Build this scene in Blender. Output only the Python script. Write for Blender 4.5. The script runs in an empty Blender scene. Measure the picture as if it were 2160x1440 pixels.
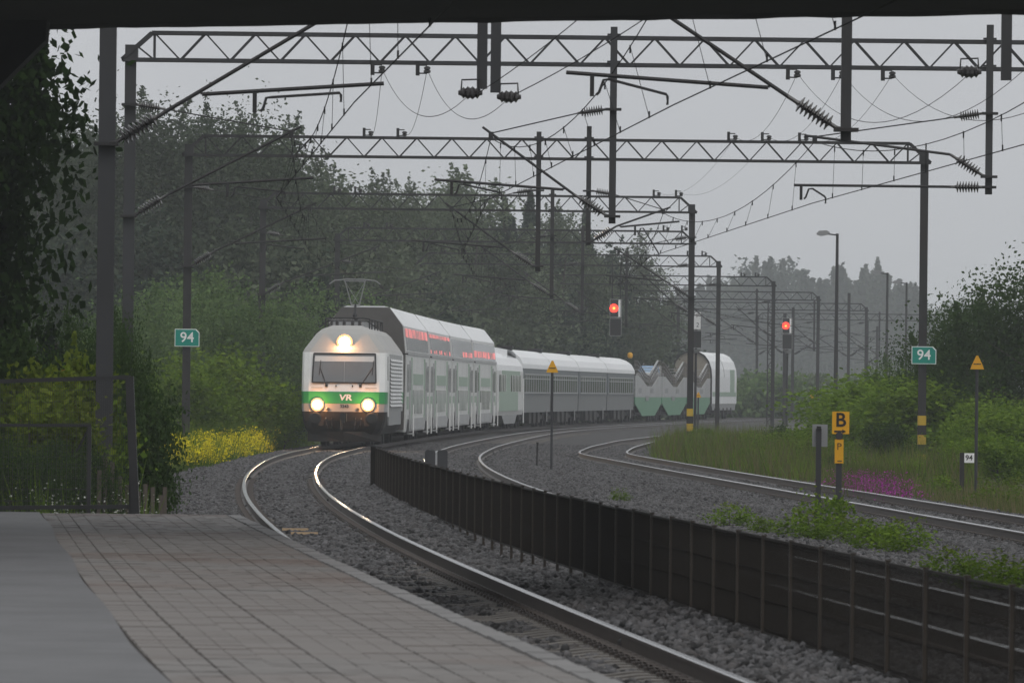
import bpy, math, random
import numpy as np
from mathutils import Vector, Matrix

# ------------------------------------------------------------------ camera, sky, sun, exposure
S = bpy.context.scene
COL = S.collection
EYE = 2.0
cam_d = bpy.data.cameras.new('camera')
cam_d.sensor_width = 36.0
cam_d.lens = 283.3
cam_d.clip_start = 1.0
cam_d.clip_end = 9000.0
cam_d.dof.use_dof = True
cam_d.dof.focus_distance = 283.0
cam_d.dof.aperture_fstop = 15.0
cam = bpy.data.objects.new('camera', cam_d)
COL.objects.link(cam)
cam.matrix_world = (Matrix.Translation((0, 0, EYE)) @ Matrix.Rotation(math.pi / 2 + 105 / 17000, 4, 'X')
                    @ Matrix.Rotation(0.011, 4, 'Z'))
S.camera = cam

SUN_EL, SUN_AZ = math.radians(52), math.radians(155)      # behind the camera, to the right, behind cloud
W = bpy.data.worlds.new('World')
S.world = W
W.use_nodes = True
nt = W.node_tree
nt.nodes.clear()
def wn(t, **k):
    n = nt.nodes.new(t)
    for a, b in k.items():
        setattr(n, a, b)
    return n
sky = wn('ShaderNodeTexSky', sky_type='NISHITA', sun_disc=False)
sky.sun_elevation = SUN_EL
sky.sun_rotation = SUN_AZ
sky.air_density = 1.0
sky.dust_density = 4.0
hs = wn('ShaderNodeHueSaturation')
hs.inputs['Saturation'].default_value = 0.10
nt.links.new(sky.outputs[0], hs.inputs['Color'])
tc = wn('ShaderNodeTexCoord')
sep = wn('ShaderNodeSeparateXYZ')
nt.links.new(tc.outputs['Generated'], sep.inputs[0])
ramp = wn('ShaderNodeValToRGB')                            # even cloud cover, brighter overhead
ramp.color_ramp.elements[0].position = 0.0
ramp.color_ramp.elements[0].color = (0.565, 0.58, 0.61, 1)
ramp.color_ramp.elements[1].position = 0.75
ramp.color_ramp.elements[1].color = (0.84, 0.86, 0.88, 1)
nt.links.new(sep.outputs['Z'], ramp.inputs[0])
nz = wn('ShaderNodeTexNoise')
nz.inputs['Scale'].default_value = 7.0
nz.inputs['Detail'].default_value = 3.0
nt.links.new(tc.outputs['Generated'], nz.inputs['Vector'])
mr = wn('ShaderNodeMapRange')
mr.inputs[3].default_value = 8.7
mr.inputs[4].default_value = 11.3
nt.links.new(nz.outputs[0], mr.inputs[0])
vm = wn('ShaderNodeVectorMath', operation='SCALE')
nt.links.new(ramp.outputs[0], vm.inputs[0])
nt.links.new(mr.outputs[0], vm.inputs['Scale'])
mx = wn('ShaderNodeMix', data_type='RGBA')
mx.inputs[0].default_value = 0.9
nt.links.new(hs.outputs[0], mx.inputs[6])
nt.links.new(vm.outputs[0], mx.inputs[7])
bg = wn('ShaderNodeBackground')
bg.inputs['Strength'].default_value = 0.10
nt.links.new(mx.outputs[2], bg.inputs['Color'])
wo = wn('ShaderNodeOutputWorld')
nt.links.new(bg.outputs[0], wo.inputs['Surface'])

sl = bpy.data.lights.new('sun', 'SUN')
sl.energy = 0.8
sl.angle = math.radians(35)
sl.color = (1.0, 0.97, 0.93)
so = bpy.data.objects.new('sun', sl)
COL.objects.link(so)
so.location = (20, -20, 40)
so.rotation_euler = (math.pi / 2 - SUN_EL, 0, math.pi - SUN_AZ)
S.view_settings.view_transform = 'Standard'
S.view_settings.look = 'None'
S.view_settings.gamma = 1.0
S.view_settings.exposure = 0.0
S.view_settings.use_curve_mapping = False
S.cycles.use_denoising = True
S.cycles.max_bounces = 6
S.cycles.volume_bounces = 1
S.cycles.transparent_max_bounces = 8
S.cycles.sample_clamp_indirect = 3.0

HAZE_DENSITY = 0.00026

rnd = random.Random(7)
rng = np.random.default_rng(11)

# ------------------------------------------------------------------ helpers
class MB:
    """collects shapes into one mesh"""
    def __init__(s):
        s.v, s.f, s.m = [], [], []
    def add(s, vs, fs, mi=0):
        b = len(s.v)
        s.v += [tuple(p) for p in vs]
        s.f += [tuple(i + b for i in f) for f in fs]
        s.m += [mi] * len(fs)
        return s
    def box(s, c, d, rz=0.0, mi=0, M=None):
        x, y, z = d[0] / 2, d[1] / 2, d[2] / 2
        vs = [Vector((i * x, j * y, k * z)) for k in (-1, 1) for j in (-1, 1) for i in (-1, 1)]
        if M is None:
            M = Matrix.Rotation(rz, 3, 'Z')
        vs = [M @ p + Vector(c) for p in vs]
        return s.add(vs, [(0, 2, 3, 1), (4, 5, 7, 6), (0, 1, 5, 4), (2, 6, 7, 3), (0, 4, 6, 2), (1, 3, 7, 5)], mi)
    def bar(s, a, b, w, h=None, mi=0):
        a, b = Vector(a), Vector(b)
        h = h or w
        d = b - a
        L = d.length
        if L < 1e-6:
            return s
        q = d.to_track_quat('Y', 'Z').to_matrix()
        return s.box((a + b) / 2, (w, L, h), mi=mi, M=q)
    def tube(s, a, b, r, n=6, r2=None, mi=0, cap=True):
        a, b = Vector(a), Vector(b)
        r2 = r if r2 is None else r2
        q = (b - a).to_track_quat('Z', 'Y').to_matrix()
        vs = []
        for p, rr in ((a, r), (b, r2)):
            for i in range(n):
                t = 2 * math.pi * i / n
                vs.append(p + q @ Vector((rr * math.cos(t), rr * math.sin(t), 0)))
        fs = [(i, (i + 1) % n, n + (i + 1) % n, n + i) for i in range(n)]
        if cap:
            fs += [tuple(range(n - 1, -1, -1)), tuple(range(n, 2 * n))]
        return s.add(vs, fs, mi)
    def path(s, pts, r, n=5, mi=0):
        pts = [Vector(p) for p in pts]
        b = len(s.v)
        for k, p in enumerate(pts):
            d = (pts[min(k + 1, len(pts) - 1)] - pts[max(k - 1, 0)])
            q = d.to_track_quat('Z', 'Y').to_matrix()
            for i in range(n):
                t = 2 * math.pi * i / n
                s.v.append(tuple(p + q @ Vector((r * math.cos(t), r * math.sin(t), 0))))
        for k in range(len(pts) - 1):
            for i in range(n):
                j = (i + 1) % n
                s.f.append((b + k * n + i, b + k * n + j, b + (k + 1) * n + j, b + (k + 1) * n + i))
                s.m.append(mi)
        return s
    def prism(s, poly, axis, a, b, mi=0):
        """poly of 2-D points extruded along axis from a to b"""
        def P(p, t):
            return {'x': (t, p[0], p[1]), 'y': (p[0], t, p[1]), 'z': (p[0], p[1], t)}[axis]
        n = len(poly)
        vs = [P(p, a) for p in poly] + [P(p, b) for p in poly]
        fs = [(i, (i + 1) % n, n + (i + 1) % n, n + i) for i in range(n)]
        fs += [tuple(range(n - 1, -1, -1)), tuple(range(n, 2 * n))]
        return s.add(vs, fs, mi)
    def lathe(s, a, b, prof, n=10, mi=0):
        """prof: (t along a-b in metres, radius)"""
        a, b = Vector(a), Vector(b)
        d = (b - a).normalized()
        q = d.to_track_quat('Z', 'Y').to_matrix()
        bb = len(s.v)
        for t, r in prof:
            for i in range(n):
                an = 2 * math.pi * i / n
                s.v.append(tuple(a + d * t + q @ Vector((r * math.cos(an), r * math.sin(an), 0))))
        for k in range(len(prof) - 1):
            for i in range(n):
                j = (i + 1) % n
                s.f.append((bb + k * n + i, bb + k * n + j, bb + (k + 1) * n + j, bb + (k + 1) * n + i))
                s.m.append(mi)
        s.f.append(tuple(bb + i for i in range(n - 1, -1, -1)))
        s.m.append(mi)
        e = bb + (len(prof) - 1) * n
        s.f.append(tuple(e + i for i in range(n)))
        s.m.append(mi)
        return s
    def mesh(s, name, mats, smooth=False, recalc=True):
        me = bpy.data.meshes.new(name)
        me.from_pydata(s.v, [], s.f)
        if not isinstance(mats, (list, tuple)):
            mats = [mats]
        for m in mats:
            me.materials.append(m)
        if len(mats) > 1:
            me.polygons.foreach_set('material_index', s.m)
        if recalc:
            import bmesh
            bm = bmesh.new()
            bm.from_mesh(me)
            bmesh.ops.recalc_face_normals(bm, faces=bm.faces)
            bm.to_mesh(me)
            bm.free()
        if smooth:
            me.polygons.foreach_set('use_smooth', [True] * len(me.polygons))
        me.update()
        return me
    def build(s, name, mats, parent=None, smooth=False, **k):
        return obj(name, s.mesh(name, mats, smooth), parent, **k)

def obj(name, me, parent=None, loc=None, rz=None, **k):
    o = bpy.data.objects.new(name, me)
    COL.objects.link(o)
    if parent:
        o.parent = parent
    if loc is not None:
        o.location = loc
    if rz is not None:
        o.rotation_euler = (0, 0, rz)
    for a, b in k.items():
        o[a] = b
    return o

def tag(o, label, cat, group=None):
    o['label'] = label
    o['category'] = cat
    if group:
        o['group'] = group
    return o

def thing(name, label, cat, loc=(0, 0, 0), rz=0.0, group=None):
    o = obj(name, None, None, loc, rz)
    o.empty_display_size = 0.3
    return tag(o, label, cat, group)

def setting(name, me, **k):
    return obj(name, me, kind='structure', **k)

def np_mesh(name, V, Fq, mats, mi=None, smooth=False):
    """fast mesh from arrays; Fq is (n,k) faces"""
    me = bpy.data.meshes.new(name)
    V = np.asarray(V, dtype=np.float32)
    Fq = np.asarray(Fq, dtype=np.int32)
    n, k = Fq.shape
    me.vertices.add(len(V))
    me.vertices.foreach_set('co', V.ravel())
    me.loops.add(n * k)
    me.loops.foreach_set('vertex_index', Fq.ravel())
    me.polygons.add(n)
    me.polygons.foreach_set('loop_start', np.arange(0, n * k, k, dtype=np.int32))
    me.polygons.foreach_set('loop_total', np.full(n, k, dtype=np.int32))
    for m in (mats if isinstance(mats, (list, tuple)) else [mats]):
        me.materials.append(m)
    if mi is not None:
        me.polygons.foreach_set('material_index', np.asarray(mi, dtype=np.int32))
    if smooth:
        me.polygons.foreach_set('use_smooth', np.ones(n, dtype=bool))
    me.update(calc_edges=True)
    return me

def text_mesh(name, txt, size, mat, depth=0.004, shear=0.0, offset=0.0):
    cu = bpy.data.curves.new(name, 'FONT')
    cu.body = txt
    cu.size = size
    cu.extrude = depth / 2
    cu.align_x = 'CENTER'
    cu.align_y = 'CENTER'
    cu.shear = shear
    cu.offset = offset
    cu.resolution_u = 4
    t = bpy.data.objects.new(name, cu)
    COL.objects.link(t)
    dg = bpy.context.evaluated_depsgraph_get()
    me = bpy.data.meshes.new_from_object(t.evaluated_get(dg))
    me.name = name
    bpy.data.objects.remove(t)
    bpy.data.curves.remove(cu)
    me.materials.clear()
    me.materials.append(mat)
    me.transform(Matrix.Rotation(math.pi / 2, 4, 'X'))      # stands upright, reads from -Y
    return me

# ------------------------------------------------------------------ materials
def mat(name, col, rough=0.6, metal=0.0, var=0.25, scale=2.0, bump=0.0, bscale=30.0, stain=None, stain_scale=0.6,
        stain_amt=0.5, rnd_obj=0.0, spec=0.5, stretch=(1, 1, 1), island=0.0):
    m = bpy.data.materials.new(name)
    m.use_nodes = True
    t = m.node_tree
    b = t.nodes['Principled BSDF']
    b.inputs['Roughness'].default_value = rough
    b.inputs['Metallic'].default_value = metal
    b.inputs['Specular IOR Level'].default_value = spec
    co = t.nodes.new('ShaderNodeTexCoord')
    mp = t.nodes.new('ShaderNodeMapping')
    mp.inputs['Scale'].default_value = stretch
    t.links.new(co.outputs['Object'], mp.inputs[0])
    n = t.nodes.new('ShaderNodeTexNoise')
    n.inputs['Scale'].default_value = scale
    n.inputs['Detail'].default_value = 6
    n.inputs['Roughness'].default_value = 0.65
    t.links.new(mp.outputs[0], n.inputs['Vector'])
    r = t.nodes.new('ShaderNodeMapRange')
    r.inputs[1].default_value = 0.25
    r.inputs[2].default_value = 0.75
    r.inputs[3].default_value = 1 - var
    r.inputs[4].default_value = 1 + var
    t.links.new(n.outputs[0], r.inputs[0])
    val = r.outputs[0]
    if island:
        ge = t.nodes.new('ShaderNodeNewGeometry')
        r4 = t.nodes.new('ShaderNodeMapRange')
        r4.inputs[3].default_value = 1 - island
        r4.inputs[4].default_value = 1 + island
        t.links.new(ge.outputs['Random Per Island'], r4.inputs[0])
        m4 = t.nodes.new('ShaderNodeMath')
        m4.operation = 'MULTIPLY'
        t.links.new(val, m4.inputs[0])
        t.links.new(r4.outputs[0], m4.inputs[1])
        val = m4.outputs[0]
    if rnd_obj:
        oi = t.nodes.new('ShaderNodeObjectInfo')
        r2 = t.nodes.new('ShaderNodeMapRange')
        r2.inputs[3].default_value = 1 - rnd_obj
        r2.inputs[4].default_value = 1 + rnd_obj
        t.links.new(oi.outputs['Random'], r2.inputs[0])
        mu = t.nodes.new('ShaderNodeMath')
        mu.operation = 'MULTIPLY'
        t.links.new(val, mu.inputs[0])
        t.links.new(r2.outputs[0], mu.inputs[1])
        val = mu.outputs[0]
    rgb = t.nodes.new('ShaderNodeRGB')
    rgb.outputs[0].default_value = (*col, 1)
    csrc = rgb.outputs[0]
    if stain:
        n2 = t.nodes.new('ShaderNodeTexNoise')
        n2.inputs['Scale'].default_value = stain_scale
        n2.inputs['Detail'].default_value = 5
        t.links.new(mp.outputs[0], n2.inputs['Vector'])
        r3 = t.nodes.new('ShaderNodeMapRange')
        r3.inputs[1].default_value = 0.45
        r3.inputs[2].default_value = 0.7
        r3.inputs[3].default_value = 0
        r3.inputs[4].default_value = stain_amt
        t.links.new(n2.outputs[0], r3.inputs[0])
        mxc = t.nodes.new('ShaderNodeMix')
        mxc.data_type = 'RGBA'
        t.links.new(r3.outputs[0], mxc.inputs[0])
        t.links.new(csrc, mxc.inputs[6])
        mxc.inputs[7].default_value = (*stain, 1)
        csrc = mxc.outputs[2]
    sc = t.nodes.new('ShaderNodeVectorMath')
    sc.operation = 'SCALE'
    t.links.new(csrc, sc.inputs[0])
    t.links.new(val, sc.inputs['Scale'])
    t.links.new(sc.outputs[0], b.inputs['Base Color'])
    if bump:
        n3 = t.nodes.new('ShaderNodeTexNoise')
        n3.inputs['Scale'].default_value = bscale
        n3.inputs['Detail'].default_value = 4
        t.links.new(mp.outputs[0], n3.inputs['Vector'])
        bp = t.nodes.new('ShaderNodeBump')
        bp.inputs['Strength'].default_value = bump
        bp.inputs['Distance'].default_value = 0.02
        t.links.new(n3.outputs[0], bp.inputs['Height'])
        t.links.new(bp.outputs[0], b.inputs['Normal'])
    return m

def emis(name, col, strength):
    m = bpy.data.materials.new(name)
    m.use_nodes = True
    b = m.node_tree.nodes['Principled BSDF']
    b.inputs['Base Color'].default_value = (*col, 1)
    b.inputs['Emission Color'].default_value = (*col, 1)
    b.inputs['Emission Strength'].default_value = strength
    return m

def leafmat(name, col, col2, trans=0.35, rnd_obj=0.2):
    """leaf colour runs from col to col2 from leaf to leaf and from plant to plant"""
    m = bpy.data.materials.new(name)
    m.use_nodes = True
    t = m.node_tree
    t.nodes.clear()
    g = t.nodes.new('ShaderNodeNewGeometry')
    oi = t.nodes.new('ShaderNodeObjectInfo')
    co = t.nodes.new('ShaderNodeTexCoord')
    n = t.nodes.new('ShaderNodeTexNoise')
    n.inputs['Scale'].default_value = 0.9
    n.inputs['Detail'].default_value = 2
    t.links.new(co.outputs['Object'], n.inputs['Vector'])
    a = t.nodes.new('ShaderNodeMath')
    a.operation = 'MULTIPLY_ADD'
    t.links.new(g.outputs['Random Per Island'], a.inputs[0])
    a.inputs[1].default_value = 0.6
    t.links.new(n.outputs[0], a.inputs[2])
    a2 = t.nodes.new('ShaderNodeMath')
    a2.operation = 'SUBTRACT'
    a2.use_clamp = True
    t.links.new(a.outputs[0], a2.inputs[0])
    a2.inputs[1].default_value = 0.3
    mxc = t.nodes.new('ShaderNodeMix')
    mxc.data_type = 'RGBA'
    t.links.new(a2.outputs[0], mxc.inputs[0])
    mxc.inputs[6].default_value = (*col, 1)
    mxc.inputs[7].default_value = (*col2, 1)
    r = t.nodes.new('ShaderNodeMapRange')
    r.inputs[3].default_value = 1 - rnd_obj
    r.inputs[4].default_value = 1 + rnd_obj
    t.links.new(oi.outputs['Random'], r.inputs[0])
    sc = t.nodes.new('ShaderNodeVectorMath')
    sc.operation = 'SCALE'
    t.links.new(mxc.outputs[2], sc.inputs[0])
    t.links.new(r.outputs[0], sc.inputs['Scale'])
    d = t.nodes.new('ShaderNodeBsdfDiffuse')
    tr = t.nodes.new('ShaderNodeBsdfTranslucent')
    t.links.new(sc.outputs[0], d.inputs[0])
    t.links.new(sc.outputs[0], tr.inputs[0])
    mx = t.nodes.new('ShaderNodeMixShader')
    mx.inputs[0].default_value = trans
    t.links.new(d.outputs[0], mx.inputs[1])
    t.links.new(tr.outputs[0], mx.inputs[2])
    out = t.nodes.new('ShaderNodeOutputMaterial')
    t.links.new(mx.outputs[0], out.inputs[0])
    return m

M = {}
M['ground'] = mat('ground_soil', (0.06, 0.065, 0.03), 0.95, var=0.5, scale=0.7, bump=0.4, bscale=8, stain=(0.05, 0.09, 0.02), stain_scale=0.3)
M['ballast'] = mat('ballast_gravel', (0.028, 0.027, 0.027), 0.9, var=0.65, scale=14, bump=1.0, bscale=22, stain=(0.045, 0.038, 0.033), stain_scale=0.5)
M['stone'] = mat('crushed_stone', (0.056, 0.055, 0.057), 0.6, var=0.35, scale=11, spec=0.25, stain=(0.042, 0.034, 0.03), stain_scale=3, rnd_obj=0.2, island=0.95)
M['railside'] = mat('rail_rust', (0.045, 0.034, 0.028), 0.6, var=0.3, scale=4)
M['railtop'] = mat('rail_steel', (0.52, 0.52, 0.53), 0.16, 1.0, var=0.08, scale=3)
M['sleeper'] = mat('sleeper_concrete', (0.12, 0.11, 0.10), 0.8, var=0.35, scale=5, bump=0.3, rnd_obj=0.2)
M['clip'] = mat('clip_steel', (0.06, 0.05, 0.045), 0.5, 0.4, var=0.2)
M['paver'] = mat('paver_concrete', (0.130, 0.119, 0.110), 0.62, var=0.2, scale=3, bump=0.25, bscale=60, stain=(0.10, 0.07, 0.055), stain_scale=0.45, stain_amt=0.85, rnd_obj=0.06)
M['joint'] = mat('joint_sand', (0.03, 0.025, 0.021), 0.95, var=0.3)
M['kerb'] = mat('kerb_concrete', (0.138, 0.133, 0.13), 0.65, var=0.2, scale=3, bump=0.2, rnd_obj=0.1)
M['asphalt'] = mat('platform_asphalt', (0.082, 0.081, 0.084), 0.55, var=0.26, scale=2.2, bump=0.25, bscale=70, stain=(0.045, 0.044, 0.045), stain_scale=0.5, stain_amt=.75)
M['conc'] = mat('concrete', (0.24, 0.235, 0.225), 0.75, var=0.25, scale=2, bump=0.2, stain=(0.12, 0.11, 0.10))
M['bridge'] = mat('bridge_concrete_dark', (0.014, 0.0135, 0.013), 0.95, var=0.3, scale=1.5, bump=0.3)  # near-black tone over the whole bridge, slightly varied
M['steel'] = mat('galvanised_steel', (0.034, 0.035, 0.039), 0.65, 0.1, var=0.25, scale=1.2, stain=(0.025, 0.022, 0.02), stain_scale=0.8, stretch=(1, 1, 0.3))
M['darksteel'] = mat('weathered_steel', (0.019, 0.0185, 0.02), 0.65, 0.1, var=0.35, scale=1.3, stain=(0.022, 0.015, 0.013), stain_scale=0.8)
M['wire'] = mat('wire_copper_dark', (0.018, 0.018, 0.018), 0.7, 0.0, spec=0.05, var=0.2)
M['insul'] = mat('insulator_glaze', (0.035, 0.032, 0.032), 0.22, var=0.2)
M['white'] = mat('white_paint', (0.74, 0.745, 0.735), 0.35, var=0.06, scale=1.5, stain=(0.5, 0.49, 0.46), stain_scale=0.7, stain_amt=0.35)
M['coachwhite'] = mat('coach_pale_paint', (0.64, 0.645, 0.635), 0.33, var=0.12, scale=1.0, stain=(0.42, 0.42, 0.41), stain_scale=0.5, stain_amt=0.5)
M['roofwhite'] = mat('roof_white', (0.74, 0.75, 0.76), 0.4, var=0.06, scale=0.8)
M['roofgrey'] = mat('roof_grey', (0.34, 0.335, 0.32), 0.45, var=0.1, scale=1.2, stain=(0.22, 0.2, 0.18), stain_amt=0.4)
M['endgrey'] = mat('end_wall_brown_grey', (0.085, 0.08, 0.075), 0.5, var=0.15, stain=(0.06, 0.05, 0.045))
M['lgrey'] = mat('light_grey_paint', (0.36, 0.365, 0.37), 0.42, var=0.1, scale=1.2, stain=(0.2, 0.19, 0.18), stain_amt=0.5)
M['mgrey'] = mat('mid_grey_paint', (0.24, 0.245, 0.25), 0.45, var=0.1, scale=1.2)
M['bluegrey'] = mat('blue_grey_paint', (0.10, 0.117, 0.124), 0.5, var=0.1, scale=1.0)
M['bluegrey2'] = mat('lower_grey_paint', (0.145, 0.152, 0.152), 0.5, var=0.1, scale=1.0)
M['green'] = mat('green_paint', (0.03, 0.27, 0.09), 0.35, var=0.08, scale=1.5)
M['palegreen'] = mat('pale_green_paint', (0.27, 0.37, 0.285), 0.4, var=0.1, scale=1.2)
M['midgreen'] = mat('carrier_green_paint', (0.085, 0.25, 0.135), 0.45, var=0.1, scale=1.2)
M['black'] = mat('black_matte', (0.014, 0.013, 0.013), 0.6, var=0.2)
M['under'] = mat('underframe_grime', (0.017, 0.015, 0.0135), 0.75, var=0.35, scale=4)
M['glass'] = mat('dark_glass', (0.05, 0.055, 0.06), 0.08, var=0.05, spec=0.8)
M['cabglass'] = mat('cab_glass', (0.13, 0.135, 0.14), 0.12, var=0.1, scale=0.8, spec=0.8)
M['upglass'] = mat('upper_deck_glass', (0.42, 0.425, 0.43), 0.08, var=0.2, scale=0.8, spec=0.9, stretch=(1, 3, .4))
M['blind'] = mat('sun_blind', (0.55, 0.55, 0.54), 0.5, var=0.05)
M['sideglass'] = mat('side_glass', (0.27, 0.275, 0.28), 0.06, var=0.1, scale=0.5, spec=1.0)
M['yellow'] = mat('sign_yellow', (0.72, 0.36, 0.01), 0.45, var=0.08)
M['signgreen'] = mat('sign_green', (0.0, 0.22, 0.17), 0.4, var=0.05)
M['signwhite'] = mat('sign_white', (0.8, 0.8, 0.8), 0.45, var=0.04)
M['stripeyellow'] = mat('stripe_yellow', (0.50, 0.33, 0.02), 0.6, var=0.2, stain=(0.2, 0.14, 0.03))
M['orange'] = mat('orange_paint', (0.7, 0.16, 0.02), 0.5, var=0.1)
M['wood'] = mat('grey_wood', (0.075, 0.062, 0.05), 0.85, var=0.3, scale=4, stretch=(4, 4, 0.5))
M['stickwood'] = mat('fresh_wood', (0.5, 0.36, 0.22), 0.7, var=0.2)
M['bark'] = mat('bark', (0.055, 0.045, 0.038), 0.9, var=0.4, scale=3, bump=0.5)
M['birchbark'] = mat('birch_bark', (0.13, 0.125, 0.12), 0.8, var=0.5, scale=3)
M['fence'] = mat('fence_dark_brown', (0.010, 0.0075, 0.005), 0.7, 0.0, spec=0.2, var=0.25)
M['fencepost'] = mat('fence_post_brown', (0.028, 0.020, 0.013), 0.45, 0.0, spec=0.4, var=0.25)
M['fencegrey'] = mat('fence_grey_steel', (0.06, 0.06, 0.063), 0.5, 0.5, var=0.25)
M['beige'] = mat('beige_panel', (0.27, 0.24, 0.195), 0.6, var=0.15)
M['railing'] = mat('railing_brown_grey', (0.10, 0.09, 0.08), 0.6, var=0.2)
M['carblue'] = mat('car_windscreen_blue', (0.25, 0.38, 0.55), 0.15, var=0.05)
M['headlight'] = emis('headlight_glow', (1.0, 0.82, 0.55), 160.0)
M['redlight'] = emis('red_signal_light', (1.0, 0.05, 0.03), 2.2)
M['redcore'] = emis('red_signal_core', (1.0, 0.33, 0.06), 3.0)
M['redrefl'] = emis('painted_red_reflection', (1.0, 0.16, 0.15), 0.7)  # red reflection on the coach panes, painted as emission; no lamp behind them
_t = M['redrefl'].node_tree
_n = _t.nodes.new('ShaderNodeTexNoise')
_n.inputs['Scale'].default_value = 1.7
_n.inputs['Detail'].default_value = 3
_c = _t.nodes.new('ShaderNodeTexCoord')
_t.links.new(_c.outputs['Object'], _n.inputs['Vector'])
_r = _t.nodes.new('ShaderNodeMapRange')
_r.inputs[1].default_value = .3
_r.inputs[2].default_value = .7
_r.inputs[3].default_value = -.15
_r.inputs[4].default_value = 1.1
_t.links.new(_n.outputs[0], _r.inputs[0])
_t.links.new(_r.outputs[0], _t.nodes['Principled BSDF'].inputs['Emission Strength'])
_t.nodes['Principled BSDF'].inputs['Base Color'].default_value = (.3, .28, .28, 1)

M['leaf_dark'] = leafmat('leaf_dark', (0.012, 0.026, 0.008), (0.035, 0.065, 0.018))
M['leaf_birch'] = leafmat('leaf_birch', (0.038, 0.054, 0.032), (0.105, 0.130, 0.082))
M['leaf_aspen'] = leafmat('leaf_aspen', (0.066, 0.090, 0.055), (0.165, 0.195, 0.125))
M['leaf_spruce'] = leafmat('leaf_spruce', (0.020, 0.034, 0.023), (0.052, 0.074, 0.048), 0.15)
M['leaf_willow'] = leafmat('leaf_willow', (0.048, 0.092, 0.034), (0.155, 0.225, 0.08))
M['leaf_bright'] = leafmat('leaf_bright', (0.055, 0.11, 0.012), (0.17, 0.25, 0.03))
M['leaf_lime'] = leafmat('leaf_lime', (0.07, 0.115, 0.014), (0.17, 0.205, 0.025))
M['leaf_mid'] = leafmat('leaf_mid', (0.022, 0.046, 0.013), (0.06, 0.10, 0.028))
M['leaf_rust'] = leafmat('leaf_rust', (0.28, 0.12, 0.03), (0.45, 0.20, 0.05))
M['grass'] = leafmat('grass_blades', (0.055, 0.085, 0.02), (0.15, 0.17, 0.06))
M['drygrass'] = leafmat('dry_grass_blades', (0.09, 0.085, 0.04), (0.2, 0.17, 0.09))
M['yflower'] = leafmat('yellow_flower', (0.62, 0.52, 0.01), (0.85, 0.73, 0.03), 0.3)
M['pflower'] = leafmat('purple_flower', (0.32, 0.03, 0.27), (0.52, 0.08, 0.45), 0.3)
M['wflower'] = leafmat('white_flower', (0.55, 0.57, 0.5), (0.75, 0.76, 0.7), 0.3)

# ------------------------------------------------------------------ alignment of the three tracks
def curve(pts, sig=11.0):
    d = np.arange(0.0, 1000.0, 1.0)
    p = np.array(pts)
    x = np.interp(d, p[:, 0], p[:, 1])
    s0 = (p[1, 1] - p[0, 1]) / (p[1, 0] - p[0, 0])
    s1 = (p[-1, 1] - p[-2, 1]) / (p[-1, 0] - p[-2, 0])
    x = np.where(d < p[0, 0], p[0, 1] + s0 * (d - p[0, 0]), x)
    x = np.where(d > p[-1, 0], p[-1, 1] + s1 * (d - p[-1, 0]), x)
    k = np.arange(-40, 41)
    w = np.exp(-0.5 * (k / sig) ** 2)
    w /= w.sum()
    xp = np.concatenate([x[0] + s0 * np.arange(-40, 0), x, x[-1] + s1 * np.arange(1, 41)])
    xs = np.convolve(xp, w, 'valid')
    return lambda t: float(np.interp(t, d, xs))
R1 = curve([(55.8, 1.70), (73.8, .58), (97.2, -.81), (118, -1.93), (149, -3.32), (174, -4.18), (188, -4.58), (214, -5.13),
            (239, -5.42), (254, -5.44), (293, -4.98), (336, -3.95), (372, -2.95), (409, -1.6), (435, -.2), (487, 3.2),
            (540, 7.4), (621, 14.5), (648, 17.3), (750, 28.5), (900, 46)])
GA = 0.797
T1 = lambda d: R1(d) - GA
T2 = lambda d: R1(d) - GA + 4.45
_t3 = curve([(60, 9.85), (119.2, 7.61), (162.5, 5.94), (211.9, 4.02), (262, 2.25), (270, 2.22), (297.8, 2.95), (338, 4.55),
             (394, 8.0), (423, 10.5), (500, 18.2), (600, 29), (760, 48)], 6.0)
T3 = lambda d: _t3(d) + GA
def head(fn, d):
    return math.atan2(fn(d + 1) - fn(d - 1), 2.0)          # angle of the track to +Y

# ------------------------------------------------------------------ ground, ballast, tracks
g = MB()
ds = [-30, 20, 60, 100, 150, 220, 300, 400, 520, 700, 1000, 1500, 2000, 2800]
xs_ = [-400, -120, -60, -30, -14, 0, 14, 30, 60, 120, 400]
gv = []
for d in ds:
    for x in xs_:
        gv.append((x * (1 if d < 700 else 1.6), d, -0.42))
n = len(xs_)
g.add(gv, [(j * n + i, j * n + i + 1, (j + 1) * n + i + 1, (j + 1) * n + i) for j in range(len(ds) - 1) for i in range(n - 1)])
setting('ground', g.mesh('ground', M['ground']))

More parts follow.
